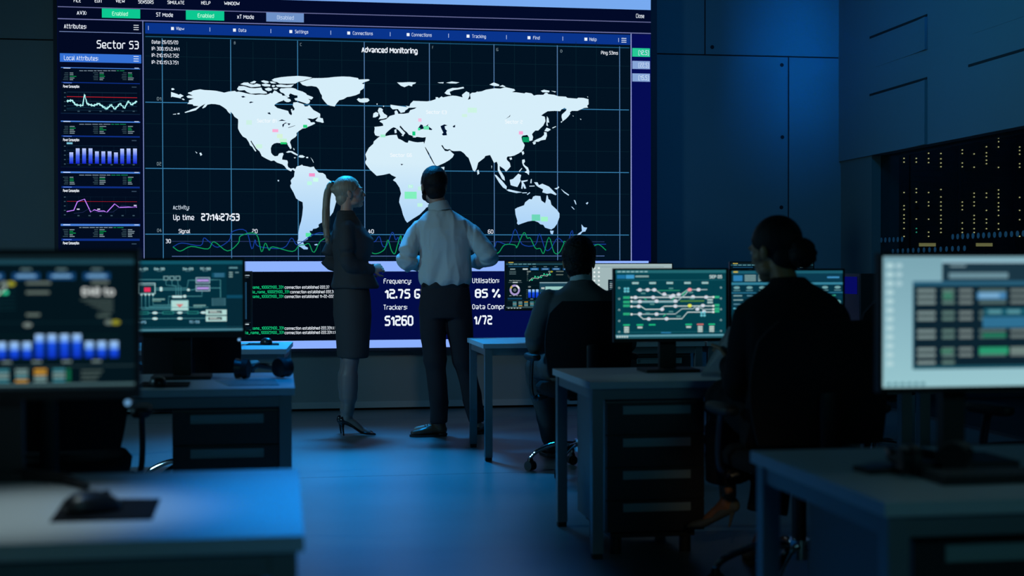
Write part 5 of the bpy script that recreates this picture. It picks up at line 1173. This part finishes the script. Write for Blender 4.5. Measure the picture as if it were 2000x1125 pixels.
tube(bm, smooth_path([(-.100, .132, 1.462), (-.165, .145, 1.36), (-.212, .135, 1.235), (-.10, .14, 1.19), (.05, .132, 1.162)], 3), [(.054, .058)] * 3 + [(.054, .056)] * 3 + [(.053, .054)] * 3 + [(.046, .046)] * 2 + [(.040, .040)] * 2, 18)
b = remeshed(bm, .007, 10); wrinkle(b, .004, (7, 7, 5), 5.); obj('blazer', b, M_SUITW, wom, 'all')
b = hair_cap(HW, LINE_PULLED, .006, .004, lambda m: ell(m, (0, -.108, .040), (.026, .022, .026), HW)); obj('hair', b, M_BLOND, wom, 'all')
bm = bmesh.new(); tube(bm, [(-.148, .0, 1.772), (-.162, 0, 1.776)], [.019, .018], 16); obj('hair_tie', bm, M_CAP, wom, True)
bm = bmesh.new(); tube(bm, smooth_path([(-.155, .0, 1.775), (-.182, .0, 1.755), (-.200, -.01, 1.68), (-.205, -.02, 1.58), (-.203, -.03, 1.48), (-.196, -.035, 1.40), (-.192, -.04, 1.35)], 4), [(.016, .016)] * 2 + [(.026, .022)] * 4 + [(.032, .024)] * 6 + [(.036, .026)] * 5 + [(.032, .022)] * 4 + [(.020, .014)] * 3 + [(.006, .006)], 20, (1, 0, 0))
b = remeshed(bm, .005, 2); wrinkle(b, .003, (40, 40, 3), 2.); obj('ponytail', b, M_BLOND, wom, 'all')
bm = bmesh.new(); ell(bm, (.076, -.012, -.045), (.004, .004, .006), HW, 10, 8); obj('earring', bm, M_CHR, wom, 'all')

# --- the seated man in the grey jacket
sm = person('seated man in a grey jacket with short dark hair, his back to the camera', 1135, 8.2)
HS = head_frame((-.008, .075, 1.212), math.radians(-6), math.radians(-4), 0, 1.14)
bm = bmesh.new(); head_shape(bm, HS)
tube(bm, [(0, .0, 1.04), (-.003, .025, 1.11), (-.006, .055, 1.19)], [(.062, .062), (.056, .058), (.058, .062)], 18, (0, 1, 0))
loft(bm, [(0, 0, .50, .16, .12), (0, -.01, .70, .15, .11), (0, 0, .90, .165, .10), (0, 0, 1.02, .12, .08), (0, 0, 1.06, .06, .06)])
LEGS = [(((-.10, .02, .595), (-.245, .42, .565), (-.150, .66, .11)), (.075, .055, .036)), (((.10, .02, .595), (.17, .44, .57), (.14, .60, .11)), (.075, .055, .036))]
ARMS = [(((-.19, .0, .985), (-.255, .02, .735), (-.13, .27, .765)), (.042, .036, .026)), (((.19, .0, .985), (.255, .03, .735), (.13, .27, .765)), (.042, .036, .026))]
for a, r in LEGS + ARMS: tube(bm, a, list(r), 14)
hand(bm, (-.13, .27, .765), (-.08, .40, .752), (0, -.1, 1), 1., .25, 1); hand(bm, (.13, .27, .765), (.08, .40, .752), (0, -.1, 1), 1., .25, -1)
tube(bm, [(-.15, .66, .07), (-.17, .80, .045)], [.03, .025]); tube(bm, [(.14, .60, .07), (.15, .74, .045)], [.03, .025])
obj('body', remeshed(bm, .006, 3), M_SKINT, sm, 'all'); face_parts(HS, sm)
b = hair_cap(HS, LINE_SHORT, .013); wrinkle(b, .004, (40, 40, 40)); obj('hair', b, M_BKHAIR, sm, 'all')
bm = bmesh.new()
loft(bm, [(0, .0, .53, .18, .14), (0, -.01, .62, .178, .135), (0, -.015, .75, .18, .13), (0, -.01, .88, .195, .125), (0, 0, .97, .205, .115), (0, 0, 1.02, .175, .095), (0, .0, 1.055, .115, .082), (0, .005, 1.082, .078, .075), (0, .008, 1.10, .066, .070)], 36)
for sgn in (-1, 1):
    tube(bm, smooth_path([(sgn * .182, .0, .985), (sgn * .235, .005, .86), (sgn * .262, .015, .745), (sgn * .215, .12, .745), (sgn * .14, .25, .765)], 3), [(.066, .070)] * 3 + [(.066, .068)] * 3 + [(.062, .066)] * 3 + [(.055, .055)] * 2 + [(.046, .046)] * 2, 18)
b = remeshed(bm, .0075, 9); wrinkle(b, .006, (6, 6, 4), 9.); obj('jacket', b, M_JACK, sm, 'all')
bm = bmesh.new(); tube(bm, [(0, .010, 1.085), (-.002, .022, 1.118)], [(.066, .066), (.061, .062)], 24, (0, 1, 0), dome=False); obj('shirt_collar', bm, M_SHIRT, sm, True)
bm = bmesh.new(); loft(bm, [(0, .02, .525, .175, .16), (0, .0, .57, .18, .15), (0, 0, .65, .165, .125)], 30)
for a, r in LEGS:
    P_ = [Vector(p) for p in a]; tube(bm, smooth_path([P_[0], P_[0].lerp(P_[1], .5) + Vector((0, 0, .01)), P_[1], P_[1].lerp(P_[2], .5), P_[2]], 3), [(.092, .088)] * 3 + [(.084, .080)] * 3 + [(.074, .074)] * 3 + [(.066, .068)] * 3 + [(.060, .064)], 20)
b = remeshed(bm, .008, 4); wrinkle(b, .005, (6, 6, 6), 4.); obj('trousers', b, mat('grey_trousers_wool', (.075, .08, .082), .88, spec=.2), sm, 'all')
for h, t in (((-.142, .615, 0), (-.195, .87, 0)), ((.138, .555, 0), (.155, .81, 0))):
    bu, bs = bmesh.new(), bmesh.new(); shoe(bu, bs, h, t); sh = obj('shoe', remeshed(bu, .005, 4), mat('dark_grey_shoe', (.03, .03, .032), .4), sm, 'all'); obj('sole', bs, M_SOLE, sh, label='pale sole')

# --- the seated woman with the bun
sw = person('woman with a dark hair bun seated in a black blazer, reading a spiral notepad', 1545, 5.2)
HB = head_frame((-.046, .070, 1.236), math.radians(38), math.radians(-8), 0, 1.02)
bm = bmesh.new(); head_shape(bm, HB, True)
tube(bm, [(-.005, .0, 1.04), (-.012, .02, 1.11), (-.030, .05, 1.18)], [(.048, .052), (.045, .049), (.048, .056)], 18, (0, 1, 0))
loft(bm, [(0, 0, .50, .16, .12), (0, -.01, .70, .135, .10), (0, 0, .90, .15, .095), (0, 0, 1.04, .11, .075), (0, 0, 1.09, .05, .05)])
LEGB = [(((-.09, .02, .60), (-.19, .40, .655), (-.165, .43, .27)), (.075, .052, .034)), (((.09, .02, .595), (.04, .43, .575), (-.035, .36, .12)), (.075, .052, .034))]
ARMB = [(((-.145, .0, 1.0), (-.180, .03, .735), (-.188, .26, .800)), (.038, .032, .023)), (((.145, .0, 1.0), (.175, .04, .735), (.06, .27, .745)), (.038, .032, .023))]
for a, r in LEGB + ARMB: tube(bm, a, list(r), 14)
hand(bm, (-.188, .26, .80), (-.19, .34, .83), (.9, .0, .2), .92, .5, -1); hand(bm, (.06, .27, .745), (.0, .385, .735), (0, -.1, 1), .92, .3, -1)
tube(bm, [(-.165, .43, .28), (-.167, .435, .235), (-.195, .47, .20), (-.235, .50, .165)], [(.032, .034), (.031, .036), (.028, .028), (.026, .020)], 14, (0, 0, 1)); tube(bm, [(-.04, .365, .12), (-.05, .45, .05), (-.055, .52, .03)], [(.03, .03), (.028, .022), (.026, .014)], 14, (0, 0, 1))
obj('body', remeshed(bm, .0052, 3), M_SKINT, sw, 'all'); face_parts(HB, sw)
b = hair_cap(HB, LINE_PULLED, .008, .0045); obj('hair', b, M_BKHAIR, sw, 'all')
bm = bmesh.new(); ell(bm, (0, -.122, -.030), (.050, .042, .050), HB)
for k in range(9):
    a = 2 * PI * k / 9; ell(bm, (.030 * math.cos(a), -.132, -.030 + .032 * math.sin(a)), (.024, .030, .022), HB, 12, 8)
b = remeshed(bm, .005, 2); wrinkle(b, .003, (34, 34, 34)); obj('hair_bun', b, M_BKHAIR, sw, 'all')
bm = bmesh.new()
loft(bm, [(0, .0, .52, .18, .15), (0, -.01, .62, .165, .135), (0, -.012, .74, .158, .122), (0, -.005, .88, .178, .120), (0, 0, 1.00, .192, .110), (0, 0, 1.055, .168, .092), (-.002, .0, 1.09, .115, .077), (-.006, .004, 1.115, .075, .068), (-.010, .008, 1.135, .060, .062)], 36)
for sgn, P_ in ((-1, [(-.148, 0, .99), (-.170, .01, .86), (-.182, .03, .745), (-.186, .13, .760), (-.188, .24, .797)]), (1, [(.150, 0, .99), (.172, .015, .86), (.178, .04, .745), (.14, .14, .735), (.07, .255, .745)])):
    tube(bm, smooth_path(P_, 3), [(.060, .064)] * 3 + [(.060, .062)] * 3 + [(.056, .060)] * 3 + [(.050, .050)] * 2 + [(.042, .042)] * 2, 18)
b = remeshed(bm, .007, 10); wrinkle(b, .005, (6, 6, 4), 12.); obj('blazer', b, M_BLZ, sw, 'all')
bm = bmesh.new(); loft(bm, [(0, .02, .525, .18, .17), (0, .0, .58, .18, .15), (0, 0, .66, .15, .12)], 30)
for (a, r), wd in zip(LEGB, (1.15, 1.05)):
    P_ = [Vector(p) for p in a]; e = P_[1].lerp(P_[2], .84 if wd > 1.1 else .8)
    tube(bm, smooth_path([P_[0], P_[0].lerp(P_[1], .5) + Vector((0, 0, .01)), P_[1], P_[1].lerp(e, .5), e], 3), [(.092, .088)] * 3 + [(.082, .080)] * 3 + [(.074, .074)] * 3 + [(.072 * wd, .074 * wd)] * 3 + [(.074 * wd, .078 * wd)], 20, dome=False)
b = remeshed(bm, .0075, 4); wrinkle(b, .004, (6, 6, 4), 14.); obj('trousers', b, M_BLZ, sw, 'all')
for (hx, hy, hz), (tx, ty, tz) in (((-.150, .425, .235), (-.315, .565, .118)), ((-.045, .345, .085), (-.075, .555, .006))):
    H_, T_ = Vector((hx, hy, hz)), Vector((tx, ty, tz)); Pn = lambda k: H_.lerp(T_, k); dn = Vector((0, 0, -1))
    bm = bmesh.new()
    tube(bm, [Pn(-.03) + dn * .0, Pn(.12) + dn * .008, Pn(.35) + dn * .022, Pn(.62) + dn * .018, Pn(.82) + dn * .004, Pn(1.0)], [(.024, .034), (.029, .026), (.026, .014), (.034, .018), (.028, .014), (.008, .007)], 18, (0, 0, 1))
    sh = obj('shoe', remeshed(bm, .0045, 3), M_GSHOE, sw, 'all', label='grey green high heeled pump')
    bm = bmesh.new(); ell(bm, Pn(.95), (.020, .022, .014)); obj('toe_cap', bm, M_KSHOE, sh, 'all', label='black pointed toe')
    bm = bmesh.new(); tube(bm, [Pn(-.02) + dn * .02, Pn(.02) + dn * .055, Pn(.06) + dn * (.085 if hz > .1 else .082)], [.013, .007, .0045], 12, (1, 0, 0), dome=False); obj('heel', bm, M_GSHOE, sh, True)

# --- the notepad she holds
a, b_, c_, d_ = at_depth(1370, 733, 5.52), at_depth(1440, 737, 5.42), at_depth(1456, 640, 5.47), at_depth(1424, 640, 5.58)
t = thing('notepad', 'spiral notepad with a red line tilted up by the woman with the bun', 'notepad', a)
n_ = (b_ - a).cross(d_ - a).normalized()
def slab(name, pts, th, m, parent):
    bm = bmesh.new(); lo = [bm.verts.new(p - a) for p in pts]; hi = [bm.verts.new(p - a + n_ * th) for p in pts]
    bm.faces.new(lo); bm.faces.new(list(reversed(hi)))
    for k in range(len(lo)): bm.faces.new((lo[k], hi[k], hi[(k + 1) % len(lo)], lo[(k + 1) % len(lo)]))
    bmesh.ops.recalc_face_normals(bm, faces=bm.faces); return obj(name, bm, m, parent)
slab('pages', [a, b_, c_, d_], .006, mat('notepad_paper', (.38, .41, .40), .75), t)
L = lambda k: (a.lerp(d_, k), b_.lerp(c_, k))
slab('red_line', [L(.055)[0], L(.055)[1], L(.085)[1], L(.085)[0]], -.001, mat('red_ink', (.30, .02, .02), .6), t)
bm = bmesh.new()
for k in range(16):
    p = (a - a).lerp(b_ - a, (k + .5) / 16); dv = (d_ - a).normalized()
    tube(bm, [p + dv * .012 - n_ * .003, p - dv * .004 - n_ * .004, p - dv * .006 + n_ * .003, p + dv * .010 + n_ * .009], [.0013] * 4, 6, (1, 0, 0))
obj('spiral_binding', bm, mat('pale_wire', (.5, .5, .5), .4, .6), t)
